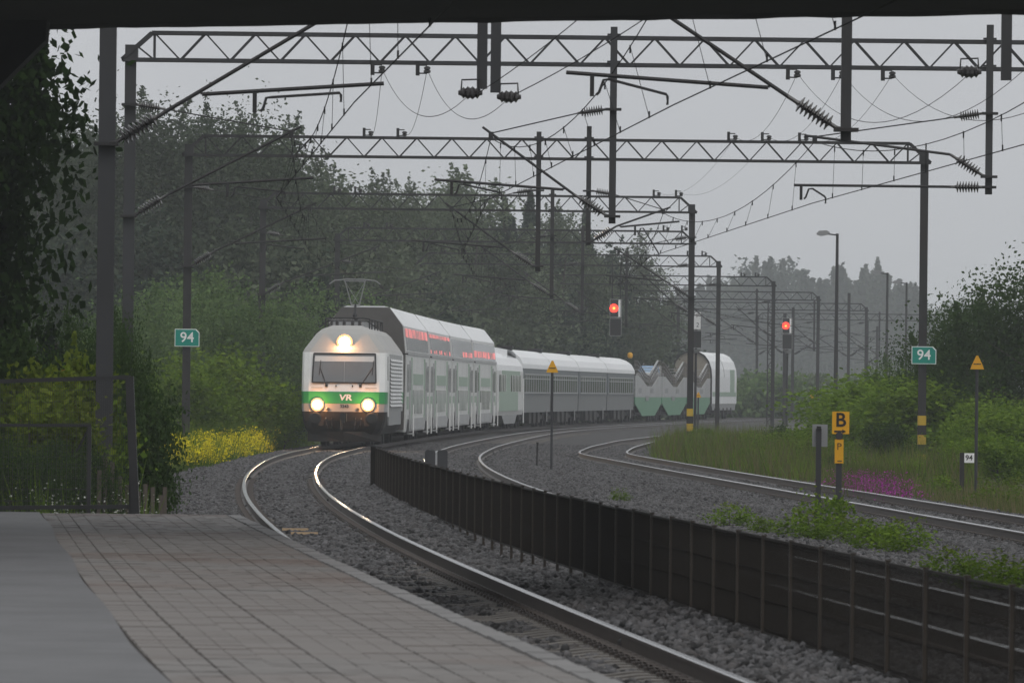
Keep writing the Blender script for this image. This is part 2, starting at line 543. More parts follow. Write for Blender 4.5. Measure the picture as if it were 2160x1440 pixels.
def bed_z(d, o):
    """height of the ballast at offset o from track 1's centre"""
    r3 = T3(d) - T1(d)
    z = -0.20
    if abs(o) < 1.4 and d < 100:
        z = -0.225
    if o < -1.55:
        z = -0.20 - min(0.30, (-1.55 - o) * 0.16)
    if abs(o - 1.957) < .8 and d < 169:                                 # ballast heaped against the fence, hollow half way along
        k = min(1.0, abs(d - 104) / 22) if d > 82 else 1.0
        z += (.20 * k - .03) * (1 - (abs(o - 1.957) / .8) ** 2)
    c = (4.45 + r3) / 2
    if abs(o - c) < 1.0:
        z -= 0.04 * (1 - abs(o - c))
    if o > r3 + 1.5:
        z = -0.20 - min(0.20, (o - r3 - 1.5) * 0.2)
    return z
b = MB()
rows = []
dd = list(np.arange(30, 300, 2.0)) + list(np.arange(300, 900, 6.0))
for d in dd:
    r3 = T3(d) - T1(d)
    offs = [-3.6, -3.0, -2.4, -1.9, -1.5, -0.8, 0, 0.8, 1.2, 1.5, 1.75, 1.957, 2.2, 2.5, 2.8, 3.6, 4.45, 5.3, 6.2, (4.45 + r3) / 2 + .6, r3 - .8, r3, r3 + .8, r3 + 1.5, r3 + 2.6]
    rows.append([(T1(d) + o, d, bed_z(d, o)) for o in sorted(offs)])
n = len(rows[0])
b.add([p for r in rows for p in r], [(j * n + i, j * n + i + 1, (j + 1) * n + i + 1, (j + 1) * n + i) for j in range(len(rows) - 1) for i in range(n - 1)])
setting('ballast_bed', b.mesh('ballast_bed', M['ballast'], smooth=True))

# crushed stone: four one-metre patches of separate stones, instanced over the bed by geometry nodes
ICO_V = []
t_ = (1 + 5 ** .5) / 2
for a_ in (-1, 1):
    for b_ in (-t_, t_):
        ICO_V += [(a_, b_, 0), (0, a_, b_), (b_, 0, a_)]
ICO_V = np.array(ICO_V) / math.hypot(1, t_)
def hull_faces(V):
    F = []
    n = len(V)
    for i in range(n):
        for j in range(i + 1, n):
            for k in range(j + 1, n):
                nn = np.cross(V[j] - V[i], V[k] - V[i])
                s = (V - V[i]) @ nn
                if np.all(s < 1e-6):
                    F.append((i, j, k))
                elif np.all(s > -1e-6):
                    F.append((i, k, j))
    return F
ICO_F = np.array(hull_faces(ICO_V))
def stone_patch(seed, n=200, size=1.0):
    r = np.random.default_rng(seed)
    V, F = [], []
    for i in range(n):
        s = r.uniform(0.026, 0.056)
        v = ICO_V * (1 + r.uniform(-0.28, 0.28, (12, 1))) * (s * np.array([r.uniform(.8, 1.5), r.uniform(.7, 1.2), r.uniform(.6, 1.0)]))
        A = np.linalg.qr(r.normal(size=(3, 3)))[0]
        if np.linalg.det(A) < 0:
            A[:, 0] *= -1
        v = v @ A.T
        c = np.array([r.uniform(-.5, .5) * size, r.uniform(-.5, .5) * size, r.uniform(-0.03, 0.028)])
        F.append(ICO_F + 12 * i)
        V.append(v + c)
    return np_mesh('stone_patch', np.concatenate(V), np.concatenate(F), M['stone'])
patches = [bpy.data.objects.new('stone_patch', stone_patch(50 + i)) for i in range(4)]

def scatter_gn(name, pts, srcs, kind='stuff'):
    me = bpy.data.meshes.new(name)
    me.from_pydata([tuple(p) for p in pts], [], [])
    o = obj(name, me, kind=kind)
    ng = bpy.data.node_groups.new(name, 'GeometryNodeTree')
    ng.interface.new_socket('Geometry', in_out='INPUT', socket_type='NodeSocketGeometry')
    ng.interface.new_socket('Geometry', in_out='OUTPUT', socket_type='NodeSocketGeometry')
    gi = ng.nodes.new('NodeGroupInput')
    go = ng.nodes.new('NodeGroupOutput')
    m2p = ng.nodes.new('GeometryNodeMeshToPoints')
    ng.links.new(gi.outputs[0], m2p.inputs[0])
    gg = ng.nodes.new('GeometryNodeGeometryToInstance')
    for s in srcs:
        oi = ng.nodes.new('GeometryNodeObjectInfo')
        oi.inputs['Object'].default_value = s
        ng.links.new(oi.outputs['Geometry'], gg.inputs[0])
    ip = ng.nodes.new('GeometryNodeInstanceOnPoints')
    ip.inputs['Pick Instance'].default_value = True
    ng.links.new(m2p.outputs[0], ip.inputs['Points'])
    ng.links.new(gg.outputs[0], ip.inputs['Instance'])
    ri = ng.nodes.new('FunctionNodeRandomValue')
    ri.data_type = 'INT'
    ri.inputs[4].default_value = 0
    ri.inputs[5].default_value = len(srcs) - 1
    ng.links.new(ri.outputs[2], ip.inputs['Instance Index'])
    rv = ng.nodes.new('FunctionNodeRandomValue')
    rv.data_type = 'FLOAT_VECTOR'
    rv.inputs[0].default_value = (0, 0, 0)
    rv.inputs[1].default_value = (0, 0, 6.283)
    ng.links.new(rv.outputs[0], ip.inputs['Rotation'])
    ng.links.new(ip.outputs[0], go.inputs[0])
    md = o.modifiers.new('scatter', 'NODES')
    md.node_group = ng
    return o
pts = []
d = 46.0
while d < 330:
    r3 = T3(d) - T1(d)
    cols = [-3.1, -2.3, -1.5, 0, 1.5, 2.25, 2.95, 4.45, 5.95]
    o = 6.7
    while o < r3 - 1.7:
        cols.append(o)
        o += .78
    cols += [r3 - 1.5, r3, r3 + 1.5, r3 + 2.2]
    for o in cols:
        x = T1(d) + o
        if abs(x) > d * 0.0645 + 0.6 or (o == 0 and d < 98 and rnd.random() < .62):
            continue
        pts.append((x + rnd.uniform(-.05, .05), d + rnd.uniform(-.1, .1), bed_z(d, o) + 0.005))
    d += 0.78 if d < 230 else 0.95
scatter_gn('ballast_stones', pts, patches)

RAILP = [(-.075, -.172), (.075, -.172), (.075, -.16), (.012, -.135), (.012, -.045), (.036, -.035), (.036, -.008), (.028, 0),
         (-.028, 0), (-.036, -.008), (-.036, -.035), (-.012, -.045), (-.012, -.135), (-.075, -.16)]
slp = MB().prism([(-1.3, -.1), (1.3, -.1), (1.3, .0), (1.24, .035), (.5, .028), (.3, 0.0), (-.3, 0.0), (-.5, .028), (-1.24, .035), (-1.3, 0)], 'y', -.14, .14)
SLEEPER = slp.mesh('sleeper', M['sleeper'])
def track(fn, d0, d1, clip_d, n_single, label):
    root = obj('railway_track', None, None, (0, 0, 0))
    root['kind'] = 'structure'
    root['label'] = label
    ds = list(np.arange(d0, 150, 1.5)) + list(np.arange(150, 340, 2.5)) + list(np.arange(340, d1, 5.0))
    k = len(RAILP)
    for sgn in (-1, 1):
        r = MB()
        vs = []
        for d in ds:
            h = head(fn, d)
            c, s = math.cos(h), math.sin(h)
            for (u, z) in RAILP:
                vs.append((fn(d) + (sgn * GA + u) * c, d - (sgn * GA + u) * s, z))
        r.v = vs
        for j in range(len(ds) - 1):
            for i in range(k):
                r.f.append((j * k + i, j * k + (i + 1) % k, (j + 1) * k + (i + 1) % k, (j + 1) * k + i))
                r.m.append(1 if i in (6, 7, 8) else 0)
        r.build('rail', [M['railside'], M['railtop']], root)
    rest = MB()
    clips = MB()
    d, i = d0 + 0.3, 0
    while d < min(d1, 430):
        h = head(fn, d)
        c, s = math.cos(h), math.sin(h)
        if i < n_single:
            obj('sleeper', SLEEPER, root, (fn(d), d, -.197), -h)
        else:
            rest.box((fn(d), d, -.24), (2.6, .28, .12), -h)
        if d < clip_d:
            for sg in (-1, 1):
                for e in (-1, 1):
                    u = sg * GA + e * .105
                    x, y = fn(d) + u * c, d - u * s
                    ax, ay = e * c, -e * s
                    P = lambda a, bb, z: (x + ax * a + s * bb, y + ay * a + c * bb, z)
                    clips.path([P(.06, -.09, -.145), P(.075, -.05, -.115), P(-.035, -.03, -.125), P(-.035, .03, -.125), P(.075, .05, -.115), P(.06, .09, -.145)], .011, 4)
                    clips.box(P(.05, 0, -.155), (.10, .12, .035), -h)
        d += 0.61
        i += 1
    if rest.v:
        rest.build('sleepers_beyond', M['sleeper'], root, kind='stuff')
    clips.build('rail_clips', M['clip'], root, kind='stuff')
    return root
track(T1, 40, 880, 190, 240, 'curved track nearest the platform, under the train')
track(T2, 40, 880, 130, 140, 'middle curved track behind the dark mesh fence')
track(T3, 60, 740, 190, 200, 'third track at the right edge beside the weeds')

# short rusty splice plates bolted to the rails
for (fn, sg, d, lab) in [(T1, -1, 188, 'rail joint plate on the left rail of the platform track'), (T3, -1, 205, 'rail joint plate on the near rail of the far right track'),
                    (T3, 1, 186, 'rail joint plate on the far rail of the far right track')]:
    h = head(fn, d)
    j = MB().box((0, 0, 0), (.05, .55, .09), 0)
    for q in (-.2, -.07, .07, .2):
        j.tube((-.05, q, 0), (.05, q, 0), .018, 6)
    o = j.build('rail_joint', M['steel'], None, loc=(fn(d) + sg * GA + .045, d, -.085), rz=-h)
    tag(o, lab, 'rail joint')

# ------------------------------------------------------------------ platform with pavers
PE = curve([(41.6, .59), (48.9, .02), (69.5, -1.45), (95.7, -3.22), (110, -4.18)], 6.0)                                 # platform edge
PZ = 0.5
PEND = 95.8
pl = MB()
prow = []
for d in list(np.arange(20, PEND, 3.0)) + [PEND]:
    prow.append(d)
v = []
for d in prow:
    e = PE(d)
    v += [(-16, d, PZ - .012), (e - .16, d, PZ - .012), (e - .16, d, -.6), (-16, d, -.6)]
fs = []
for j in range(len(prow) - 1):
    for i in range(4):
        fs.append((j * 4 + i, j * 4 + (i + 1) % 4, (j + 1) * 4 + (i + 1) % 4, (j + 1) * 4 + i))
e = (len(prow) - 1) * 4
fs += [(e, e + 1, e + 2, e + 3), (3, 2, 1, 0)]
pl.add(v, fs)
platform = pl.build('platform', M['joint'], kind='structure')
asp = MB()
v = []
for d in prow:
    x1 = PE(d) - .16 - 2.19
    v += [(-16, d, PZ + .004), (x1 + .02 * math.sin(d * 1.7) + .015 * math.sin(d * 4.1), d, PZ + .004)]
asp.add(v, [(2 * j, 2 * j + 1, 2 * j + 3, 2 * j + 2) for j in range(len(prow) - 1)])
asp.build('asphalt_surface', M['asphalt'], platform)
# one paving slab with a shallow groove along its middle
def slab_mesh(w, l, t, name):
    m = MB()
    p = [(-w / 2, -.05), (w / 2, -.05), (w / 2, t - .006), (w / 2 - .006, t), (.006, t), (0, t - .006), (-.006, t), (-w / 2 + .006, t), (-w / 2, t - .006)]
    m.prism(p, 'y', -l / 2, l / 2)
    return m
SLAB = slab_mesh(.3075, .3285, 0, 'paver').mesh('paver', M['paver'])
field = MB()
fieldn = 0
LOOSE = 0
d = 40.2
rowi = 0
while d < PEND - .2:
    for k in range(7):
        x = PE(d) - .16 - .3125 * (k + .5)
        dz = rnd.uniform(-.002, .002)
        off = .11 if (k % 2) else 0
        if LOOSE < 300 and x > -(d * .0640 + .2) and d > 45.0:
            o = obj('paver', SLAB, platform, (x + rnd.uniform(-.003, .003), d + off, PZ + dz), -head(R1, d) + rnd.uniform(-.008, .008))
            o.rotation_euler[0] = rnd.uniform(-.006, .006)
            LOOSE += 1
        else:
            b0 = len(field.v)
            w, l = .1535, .1642
            h = -head(R1, d)
            c, s = math.cos(h), math.sin(h)
            for (u0, u1) in ((-w, -.004), (.004, w)):
                q = [(u0, -l), (u1, -l), (u1, l), (u0, l)]
                top = [(x + a * c - bb * s, d + off + a * s + bb * c, PZ + dz + rnd.uniform(-.002, .002)) for a, bb in q]
                bot = [(p[0], p[1], PZ - .03) for p in top]
                field.add(top + bot, [(0, 1, 2, 3), (0, 4, 5, 1), (1, 5, 6, 2), (3, 2, 6, 7), (0, 3, 7, 4)])
    d += .33
field.build('paver_field', M['paver'], platform, kind='stuff')
KERB = MB().prism([(-.08, -.35), (.085, -.35), (.085, -.02), (.065, 0), (-.08, 0)], 'y', -.493, .493).mesh('kerb_stone', M['kerb'])
d = 40.5
while d < PEND - .4:
    obj('kerb_stone', KERB, platform, (PE(d) - .08, d, PZ + .012 + rnd.uniform(-.004, .004)), -head(R1, d))
    d += 1.0
# concrete cable trough lids on the left of the ballast shoulder
trough = obj('cable_trough', None, None, (0, 0, 0))
tag(trough, 'row of grey concrete cable trough lids beside the left ballast shoulder', 'cable trough')
for i in range(24):
    d = 104.0 + i * 2.0
    h = head(T1, d)
    m_ = MB().prism([(-.28, -.14), (.28, -.14), (.28, .0), (.25, .03), (-.25, .03), (-.28, 0)], 'y', -.94, .94)
    m_.build('lid', M['kerb'] if i != 13 else M['steel'], trough, loc=(T1(d) - 2.75 + rnd.uniform(-.05, .05), d, -.30 + rnd.uniform(-.02, .03)), rz=-h + rnd.uniform(-.03, .03))
o = MB().prism([(-.24, 0), (.24, 0), (.24, .06), (-.24, .06)], 'y', -.9, .9).build('metal_plate', M['steel'], None, loc=(-5.72, 128, -.24), rz=.04)
tag(o, 'pale wet metal plate lying by the platform end beside the ballast', 'metal plate')

# ------------------------------------------------------------------ road bridge over the line
bl, br = (-16.0, 97.8), (18.0, 78.5)
def be(x):
    return bl[1] + (x - bl[0]) * (br[1] - bl[1]) / (br[0] - bl[0])
bm_ = MB()
xs = np.linspace(bl[0], br[0], 120)
prof = []
v = []
rb = random.Random(3)
for x in xs:
    z0 = 6.06 + rb.uniform(-.008, .008)
    y = be(x)
    v += [(x, y, z0), (x, y - .35, 6.10), (x, y - 12, 6.10), (x, y - 12, 8.2), (x, y, 8.2)]
fs = []
for j in range(len(xs) - 1):
    for i in range(5):
        fs.append((j * 5 + i, j * 5 + (i + 1) % 5, (j + 1) * 5 + (i + 1) % 5, (j + 1) * 5 + i))
fs += [(4, 3, 2, 1, 0), tuple((len(xs) - 1) * 5 + i for i in range(5))]
bm_.add(v, fs)
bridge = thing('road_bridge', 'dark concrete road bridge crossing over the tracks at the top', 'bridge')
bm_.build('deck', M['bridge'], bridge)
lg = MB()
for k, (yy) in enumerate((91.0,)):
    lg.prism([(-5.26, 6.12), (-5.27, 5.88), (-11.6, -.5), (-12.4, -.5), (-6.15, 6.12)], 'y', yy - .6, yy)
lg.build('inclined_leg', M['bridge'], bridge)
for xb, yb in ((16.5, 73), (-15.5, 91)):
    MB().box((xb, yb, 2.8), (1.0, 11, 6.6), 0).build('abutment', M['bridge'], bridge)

# ------------------------------------------------------------------ catenary portals
INS = MB()
prof = [(0, .03), (.08, .03)]
for i in range(8):
    t = .10 + i * .062
    prof += [(t, .04), (t + .012, .118), (t + .026, .118), (t + .048, .04)]
prof += [(.62, .03), (.75, .03)]
def insulator(a, b, parent, n=8):
    """ribbed insulator from a to b (scaled to its length), with its two end caps"""
    a, b = Vector(a), Vector(b)
    L = (b - a).length
    k = L / .75
    m_ = MB().lathe(a, b, [(t * k, r * min(1, k * 1.1)) for t, r in prof], n)
    return m_.build('insulator', M['insul'], parent)

def cantilever(par, px, py, off, sgn, zc=5.62, ext=.6, hi=True, ins=True, full=False):
    """bracket on a post at (px,py) reaching off metres to sgn side"""
    P = lambda u, z: Vector((px + sgn * u, py - .12, z))
    m_ = MB()
    tip = P(off + .12, 7.42)
    a, b = P(.14, zc + .03), P(.82, zc + .46)
    m_.tube(P(0.0, zc), a, .03)
    m_.tube(b, tip, .032, 6)
    m_.tube(tip, tip + (tip - b).normalized() * .22, .03, 6)
    m_.box(P(0, zc), (.34, .34, .05))
    # registration tube hung from the bracket
    ur = max(.95, .36 * off + .15)
    k = max(0, (ur - .82) / (off + .12 - .82))
    zr = zc + .46 + k * (7.42 - zc - .46)
    r0, r1 = P(ur, zr - .06), P(off + ext, zr + .12)
    if full:
        zr = 6.40
        r0, r1 = P(.8, zr), P(off + ext, zr)
        m_.tube(P(0, zr), P(.15, zr), .025, 5)
        m_.box(P(0, zr), (.3, .3, .05))
    else:
        m_.tube(P(ur - .03, zr), r0, .02, 5)
    m_.tube(r0, r1, .032, 6)
    ub = ur + (off - ur) * .38 if sgn > 0 else off + ext * .72
    zb = zr - .03 + (.10 if sgn < 0 and not full else 0)
    m_.box(P(ub, zb - .13), (.06, .05, .30))
    if sgn < 0:
        m_.path([P(ub - .06, zb - .26), P(ub - .10, zb - .22), P(ub - .16, zb - .05), P(ub - .24, zb - .04), P(off - .10, 6.17), P(off - .12, 6.14), P(off - .12, 6.02)], .021, 5)
    else:
        m_.path([P(ub + .08, zb - .26), P(ub + .12, zb - .22), P(ub + .16, zb - .07), P(ub + .24, zb - .06), P(off - .02, 6.15), P(off, 6.12), P(off, 6.02)], .021, 5)
    if hi:
        c, e = P(.15, 7.95), P(.75, 7.86)
        m_.box(P(0, 7.95), (.34, .34, .05))
        m_.tube(P(0, 7.95), c, .022, 5)
        m_.tube(e, tip, .014, 5)
    m_.box(tip + Vector((0, 0, -.05)), (.10, .10, .16))
    o = m_.build('cantilever', M['darksteel'], par)
    if ins:
        insulator(a, b, o)
        if full:
            insulator(P(.12, 6.40), P(.85, 6.40), o)
        if hi:
            insulator(P(.15, 7.95), P(.75, 7.86), o)
    return tip

PB = 8.90                                                   # bottom chord height
PT = 9.47
BR_CACHE = {}
def portal(D, xl, xr, label, drops=(), left=True, right=True, post_mat='darksteel', stripes=False, post_h=None, near=True, pitch=1.02, depth=.45):
    root = thing('catenary_portal', label, 'catenary portal', (xl, D, -.4), 0, 'portals carrying the overhead line')
    O = Vector((xl, D, -.4))
    L = lambda x, y, z: (x - O.x, y - O.y, z - O.z)
    def post(x, zt, z0=-.4):
        p = MB()
        w = .115
        # two channels with a web: H section
        p.box(L(x, D - .10, (zt + z0) / 2), (.23, .03, zt - z0))
        p.box(L(x, D + .10, (zt + z0) / 2), (.23, .03, zt - z0))
        p.box(L(x, D, (zt + z0) / 2), (.16, .17, zt - z0 - .004))
        o = p.build('post', M[post_mat], root)
        f_ = MB().box(L(x, D, -.28), (.5, .5, .24))
        f_.build('footing', M['conc'], root)
        return o
    if left:
        post(xl, PT - .3)
    if right:
        po = post(xr, PT - .3)
        if stripes:
            for k in range(5):
                s_ = MB().box(L(xr, D - .128, .13 + k * .285), (.25, .012, .283))
                s_.box(L(xr + .121, D - .02, .13 + k * .285), (.012, .228, .283))
                s_.box(L(xr - .121, D - .02, .13 + k * .285), (.012, .228, .283))
                s_.build('warning_stripe', M['stripeyellow'] if k % 2 == 0 else M['black'], po)
    for z, nm in ((PT, 'top_chord'), (PB, 'bottom_chord')):
        c = MB()
        for y in (D - depth / 2, D + depth / 2):
            a = xl + (.45 if z == PT else -.18)
            e = xr - (.45 if z == PT else -.18)
            c.bar(L(a, y, z), L(e, y, z), .07, .075)
        c.build(nm, M[post_mat], root)
    for x, sg in ((xl, 1), (xr, -1)):
        e = MB()
        for y in (D - depth / 2, D + depth / 2):
            e.bar(L(x + sg * .45, y, PT), L(x - sg * .18, y, PB), .07, .075)
            e.bar(L(x + sg * .5, y, PT), L(x + sg * .5, y, PB), .035)
            e.bar(L(x + sg * .12, y, PB + .3), L(x + sg * .5, y, PB), .035)
            e.bar(L(x + sg * .5, y, PT), L(x + sg * 1.05, y, PB), .035)
        e.box(L(x + sg * .02, D, PB + .14), (.26, depth + .02, .34))
        e.build('end_frame', M[post_mat], root)
    n = max(2, int((xr - xl - 2.1) / pitch))
    p_ = (xr - xl - 2.1) / n
    key = round(p_, 3), depth, post_mat
    if key not in BR_CACHE:
        BR_CACHE[key] = (MB().bar((0, 0, PB), (p_ / 2, 0, PT), .032).mesh('brace', M[post_mat]),
                         MB().bar((0, 0, PT), (p_ / 2, 0, PB), .032).mesh('brace', M[post_mat]))
    for i in range(n):
        for k in (0, 1):
            for y in (-depth / 2, depth / 2):
                obj('brace', BR_CACHE[key][k], root, (1.05 + p_ * (i + k * .5), y, .4))
    for (x, z0, z1) in drops:
        dm = MB().box(L(x, D - depth / 2 - .09, (z0 + z1) / 2), (.145, .13, z1 - z0))
        for z in (PT, PB):
            dm.box(L(x, D - depth / 2 - .03, z + .06), (.28, .06, .04))
        dm.build('drop_post', M[post_mat], root)
    root['_d'] = D
    return root, L
def at(root):
    """cantilevers are built in world metres, then moved into the portal's frame"""
    return root

def cant(root, L, x, D, off, sgn, **k):
    q = L(x, D, 0)
    before = set(o.name for o in root.children)
    tip = cantilever(root, q[0], q[1], off, sgn, **k)
    for o in root.children:
        if o.name not in before:
            o.location.z += .4
            for c in o.children:
                pass
    return Vector((x + sgn * (off + .12), D - .12, 7.42))

PD = [113, 170, 239, 308, 373, 439, 515, 590, 660, 743]
XL = [-5.71, -8.11, -9.65, -9.57, -8.13, -5.08, -1.01, 6.6, 13.6, 22.6]
XR = [12.6, 14.0, 12.18, 6.83, 8.29, 11.22, 16.68, 22.4, 29.0, 44.5]
PLAB = ['nearest catenary portal, its grey post behind the mesh fence at the left',
        'second catenary portal, widest beam across the top, grey left post',
        'catenary portal carrying both green 94 signs on its posts',
        'catenary portal just behind the locomotive, striped post at its right end',
        'catenary portal above the double deck coaches, brown post behind the roof',
        'catenary portal from which the red signal hangs',
        'catenary portal over the grey sleeping cars, post at the far signal',
        'small hazy catenary portal left of the tall lamp posts',
        'hazy catenary portal ending beside the second lamp post',
        'widest hazy catenary portal in the far distance at the right']
PORT = []
tips1, tips2, tips3 = [], [], []
for i, D in enumerate(PD):
    drops = []
    t1, t2, t3 = T1(D), T2(D), T3(D)
    x2 = t2 + (2.45 if i else 2.62)
    drops.append((x2, 5.55, PT + .22))
    if i == 0:
        drops += [(-.46, 6.22, PT), (-.27, 6.17, PT), (6.87, 6.42, PT)]
    if i == 1:
        drops.append((10.0, 6.25, PT + .35))
    if i == 2:
        drops.append((2.22, 6.35, PT + .4))
    root, L = portal(D, XL[i], XR[i], PLAB[i], drops, left=True, right=True, post_mat='steel' if i < 2 else 'darksteel',
                     stripes=(i in (2, 3)))
    PORT.append((root, L))
    tips1.append(cant(root, L, XL[i], D, t1 - XL[i], 1, zc=5.6 if i else 5.40))
    tips2.append(cant(root, L, x2, D - .3, x2 - t2, -1, zc=5.7, ext=1.3))
    if i == 1:
        tips3.append(cant(root, L, 10.0, D - .3, 10.0 - t3, -1, zc=6.62, ext=.55, full=True))
    elif i == 2:
        tips3.append(cant(root, L, 2.22, D - .3, max(2.1, t3 - 2.22), 1, zc=6.45, hi=True))
    elif i >= 3:
        tips3.append(cant(root, L, XR[i], D, max(2.1, XR[i] - t3), -1, zc=5.7))
    else:
        tips3.append(Vector((t3 + .12, D, 7.42)))
for i, (root, L) in enumerate(PORT):
    del root['_d']

# the small ribbed posts and feeder insulators standing on / hanging under the beams
def feeder_insulator(par, L, x, D, below):
    """pair: flat hanger plate and a ribbed insulator on a small bracket"""
    sg = 1
    z = PB if below else PT
    h = -.10 if below else .10
    m_ = MB().box(L(x, D - .28, z + h * 1.3), (.085, .05, .30))
    m_.bar(L(x, D - .28, z + h * 2.3), L(x + .2, D - .28, z + h * 2.3), .03)
    m_.bar(L(x, D - .28, z + h * .6), L(x + .2, D - .28, z + h * .6), .03)
    o = m_.build('feeder_bracket', M['darksteel'], par)
    i_ = MB().lathe(L(x + .2, D - .28, z + h * .6 - .02), L(x + .2, D - .28, z + h * 2.3 + .02), [(0, .03), (.02, .07), (.06, .07), (.07, .045), (.09, .075), (.13, .075), (.15, .04)], 8)
    i_.build('insulator', M['insul'], o)
    return Vector((x + .2, D - .28, z + h * 1.4))
# lanes of feeder wire: at each portal the wire's x
FEED = [[-3.0, -2.05], [5.75, 6.75, 7.85]]
fl = {0: {1: -3.0, 2: -4.45, 3: -6.85, 4: -6.9, 5: -3.9}, 1: {1: -2.05, 2: -3.45, 3: -6.05, 4: -5.85, 5: -2.8},
      2: {1: 5.75, 2: 6.35, 3: 5.35, 4: 6.95, 5: 9.5, 6: 14.6}, 3: {1: 6.7, 2: 7.35, 3: 6.2, 4: 7.8, 5: 10.3, 6: 15.5}, 4: {1: 7.75, 2: 8.45}}
fpts = {}
for lane, dct in fl.items():
    for i, x in dct.items():
        root, L = PORT[i]
        fpts[(lane, i)] = feeder_insulator(root, L, x, PD[i], i == 1)
# P0 strain insulators on the short hanging posts
r0, L0 = PORT[0]
for k, (x, z) in enumerate(((-.62, 6.18), (-.08, 6.13), (6.35, 6.55), (7.35, 6.58))):
    m_ = MB()
    sg = -1 if k in (0, 2) else 1
    m_.path([L0(x - .13, 112.6, z), L0(x - .12, 112.6, z + .16), L0(x + .12, 112.6, z + .17), L0(x + .13, 112.6, z)], .014, 5)
    o = m_.build('feeder_yoke', M['darksteel'], r0)
    q = MB().lathe(L0(x - .17, 112.6, z - .02), L0(x + .17, 112.6, z - .02), [(0, .03), (.05, .05), (.07, .085), (.10, .06), (.13, .095), (.17, .07), (.2, .095), (.24, .06), (.27, .085), (.3, .04), (.34, .03)], 9)
    q.build('insulator', M['insul'], o)

# ------------------------------------------------------------------ overhead lines
def catenary(fn, tips, label, stag=.18, rw=.009, rc=.010):
    root = thing('overhead_line', label, 'overhead line', (0, 0, 0), 0, 'catenary wires above the tracks')
    sup = [(40.0, fn(40.0), 7.42)] + [(t.y, t.x, t.z - .1) for t in tips]
    mess, cont = MB(), MB()
    mp, cp = [], []
    for k in range(len(sup) - 1):
        (d0, x0, z0), (d1, x1, z1) = sup[k], sup[k + 1]
        nseg = 16
        c0 = fn(d0) + stag * (1 if k % 2 else -1)
        c1 = fn(d1) + stag * (-1 if k % 2 else 1)
        for j in range(nseg + (k == len(sup) - 2)):
            t = j / nseg
            mp.append((x0 + (x1 - x0) * t, d0 + (d1 - d0) * t, z0 + (z1 - z0) * t - 4 * .82 * t * (1 - t)))
            cp.append((c0 + (c1 - c0) * t, d0 + (d1 - d0) * t, 6.02))
        for t in (.09, .21, .33, .44, .56, .67, .79, .91):
            a = (x0 + (x1 - x0) * t, d0 + (d1 - d0) * t, z0 + (z1 - z0) * t - 4 * .82 * t * (1 - t))
            c_ = (c0 + (c1 - c0) * t, d0 + (d1 - d0) * t, 6.02)
            if d0 < 500:
                dm = MB().tube(a, c_, .0045, 4)
                dm.tube((a[0], a[1], a[2] + .02), (a[0], a[1], a[2] - .10), .014, 5)
                dm.tube((c_[0], c_[1], c_[2] - .015), (c_[0], c_[1], c_[2] + .09), .014, 5)
                dm.build('dropper', M['wire'], root)
    mess.path(mp, rw, 5)
    cont.path(cp, rc, 5)
    mess.build('messenger_wire', M['wire'], root, smooth=True)
    cont.build('contact_wire', M['wire'], root, smooth=True)
    return root
catenary(T1, tips1, 'overhead wires above the train on the platform track')
catenary(T2, tips2, 'overhead wires above the middle track')
catenary(T3, tips3, 'overhead wires above the right hand track beyond the fence')
def sag(a, b, s, n=18):
    a, b = Vector(a), Vector(b)
    return [a.lerp(b, t / n) - Vector((0, 0, 4 * s * (t / n) * (1 - t / n))) for t in range(n + 1)]
FLAB = ['left feeder wire hanging in a deep loop from the short double posts', 'right one of the two looping feeder wires from the short double posts',
        'leftmost feeder wire of the three looping at the upper right', 'middle feeder wire of the three looping at the upper right', 'rightmost feeder wire of the three looping at the upper right']
start = {0: (-.62, 112.6, 6.15), 1: (-.08, 112.6, 6.1), 2: (6.35, 112.6, 6.5), 3: (7.1, 112.6, 6.55), 4: (8.2, 112.6, 6.6)}
for lane in range(5):
    m_ = MB()
    pts_ = []
    a = start[lane]
    for i in range(1, 7):
        if (lane, i) not in fpts:
            break
        bq = fpts[(lane, i)]
        if i <= (2 if lane < 2 else 3):
            m_.path(sag(a, bq, ((.62, .5, .5) if lane < 2 else (.85, .6, .6))[i - 1]), .006 if i < 3 else .004, 4)
        a = bq
    if lane < 2:
        m_.path(sag((start[lane][0] + .1, 112.5, 6.15), (3.6 + lane * 1.3, 60, 8.1), .35), .008, 4)
    o = m_.build('feeder_wire', M['wire'], None, smooth=True)
    tag(o, FLAB[lane], 'feeder wire', 'feeder wires')

# ------------------------------------------------------------------ green 94 signs, on the portal posts
def km_sign(x, z, D, label):
    t = thing('distance_sign', label, 'sign', (x, D, z), 0, 'green distance signs on the portal posts')
    w, h = .365, .26
    c = .1
    MB().prism([(-w, -h), (w, -h), (w, h - c), (w - c, h), (-w, h)], 'y', -.012, .012).build('border_plate', M['signwhite'], t)
    w, h = .345, .24
    MB().prism([(-w, -h), (w, -h), (w, h - c), (w - c, h), (-w, h)], 'y', -.018, -.0125).build('panel', M['signgreen'], t)
    obj('digits', text_mesh('digits', '94', .42, M['signwhite'], .004, 0, .004), t, (0, -.022, .0))
    b_ = MB()
    for z_ in (-.15, .15):
        b_.box((0, .035, z_), (.28, .05, .03))
    b_.build('bracket', M['darksteel'], t)
km_sign(XL[2] + .02, 3.48, 239 - .2, 'green 94 sign on the left post of the portal, before the trees')
km_sign(XR[2] + .03, 3.20, 239 - .2, 'green 94 sign on the striped post at the right')

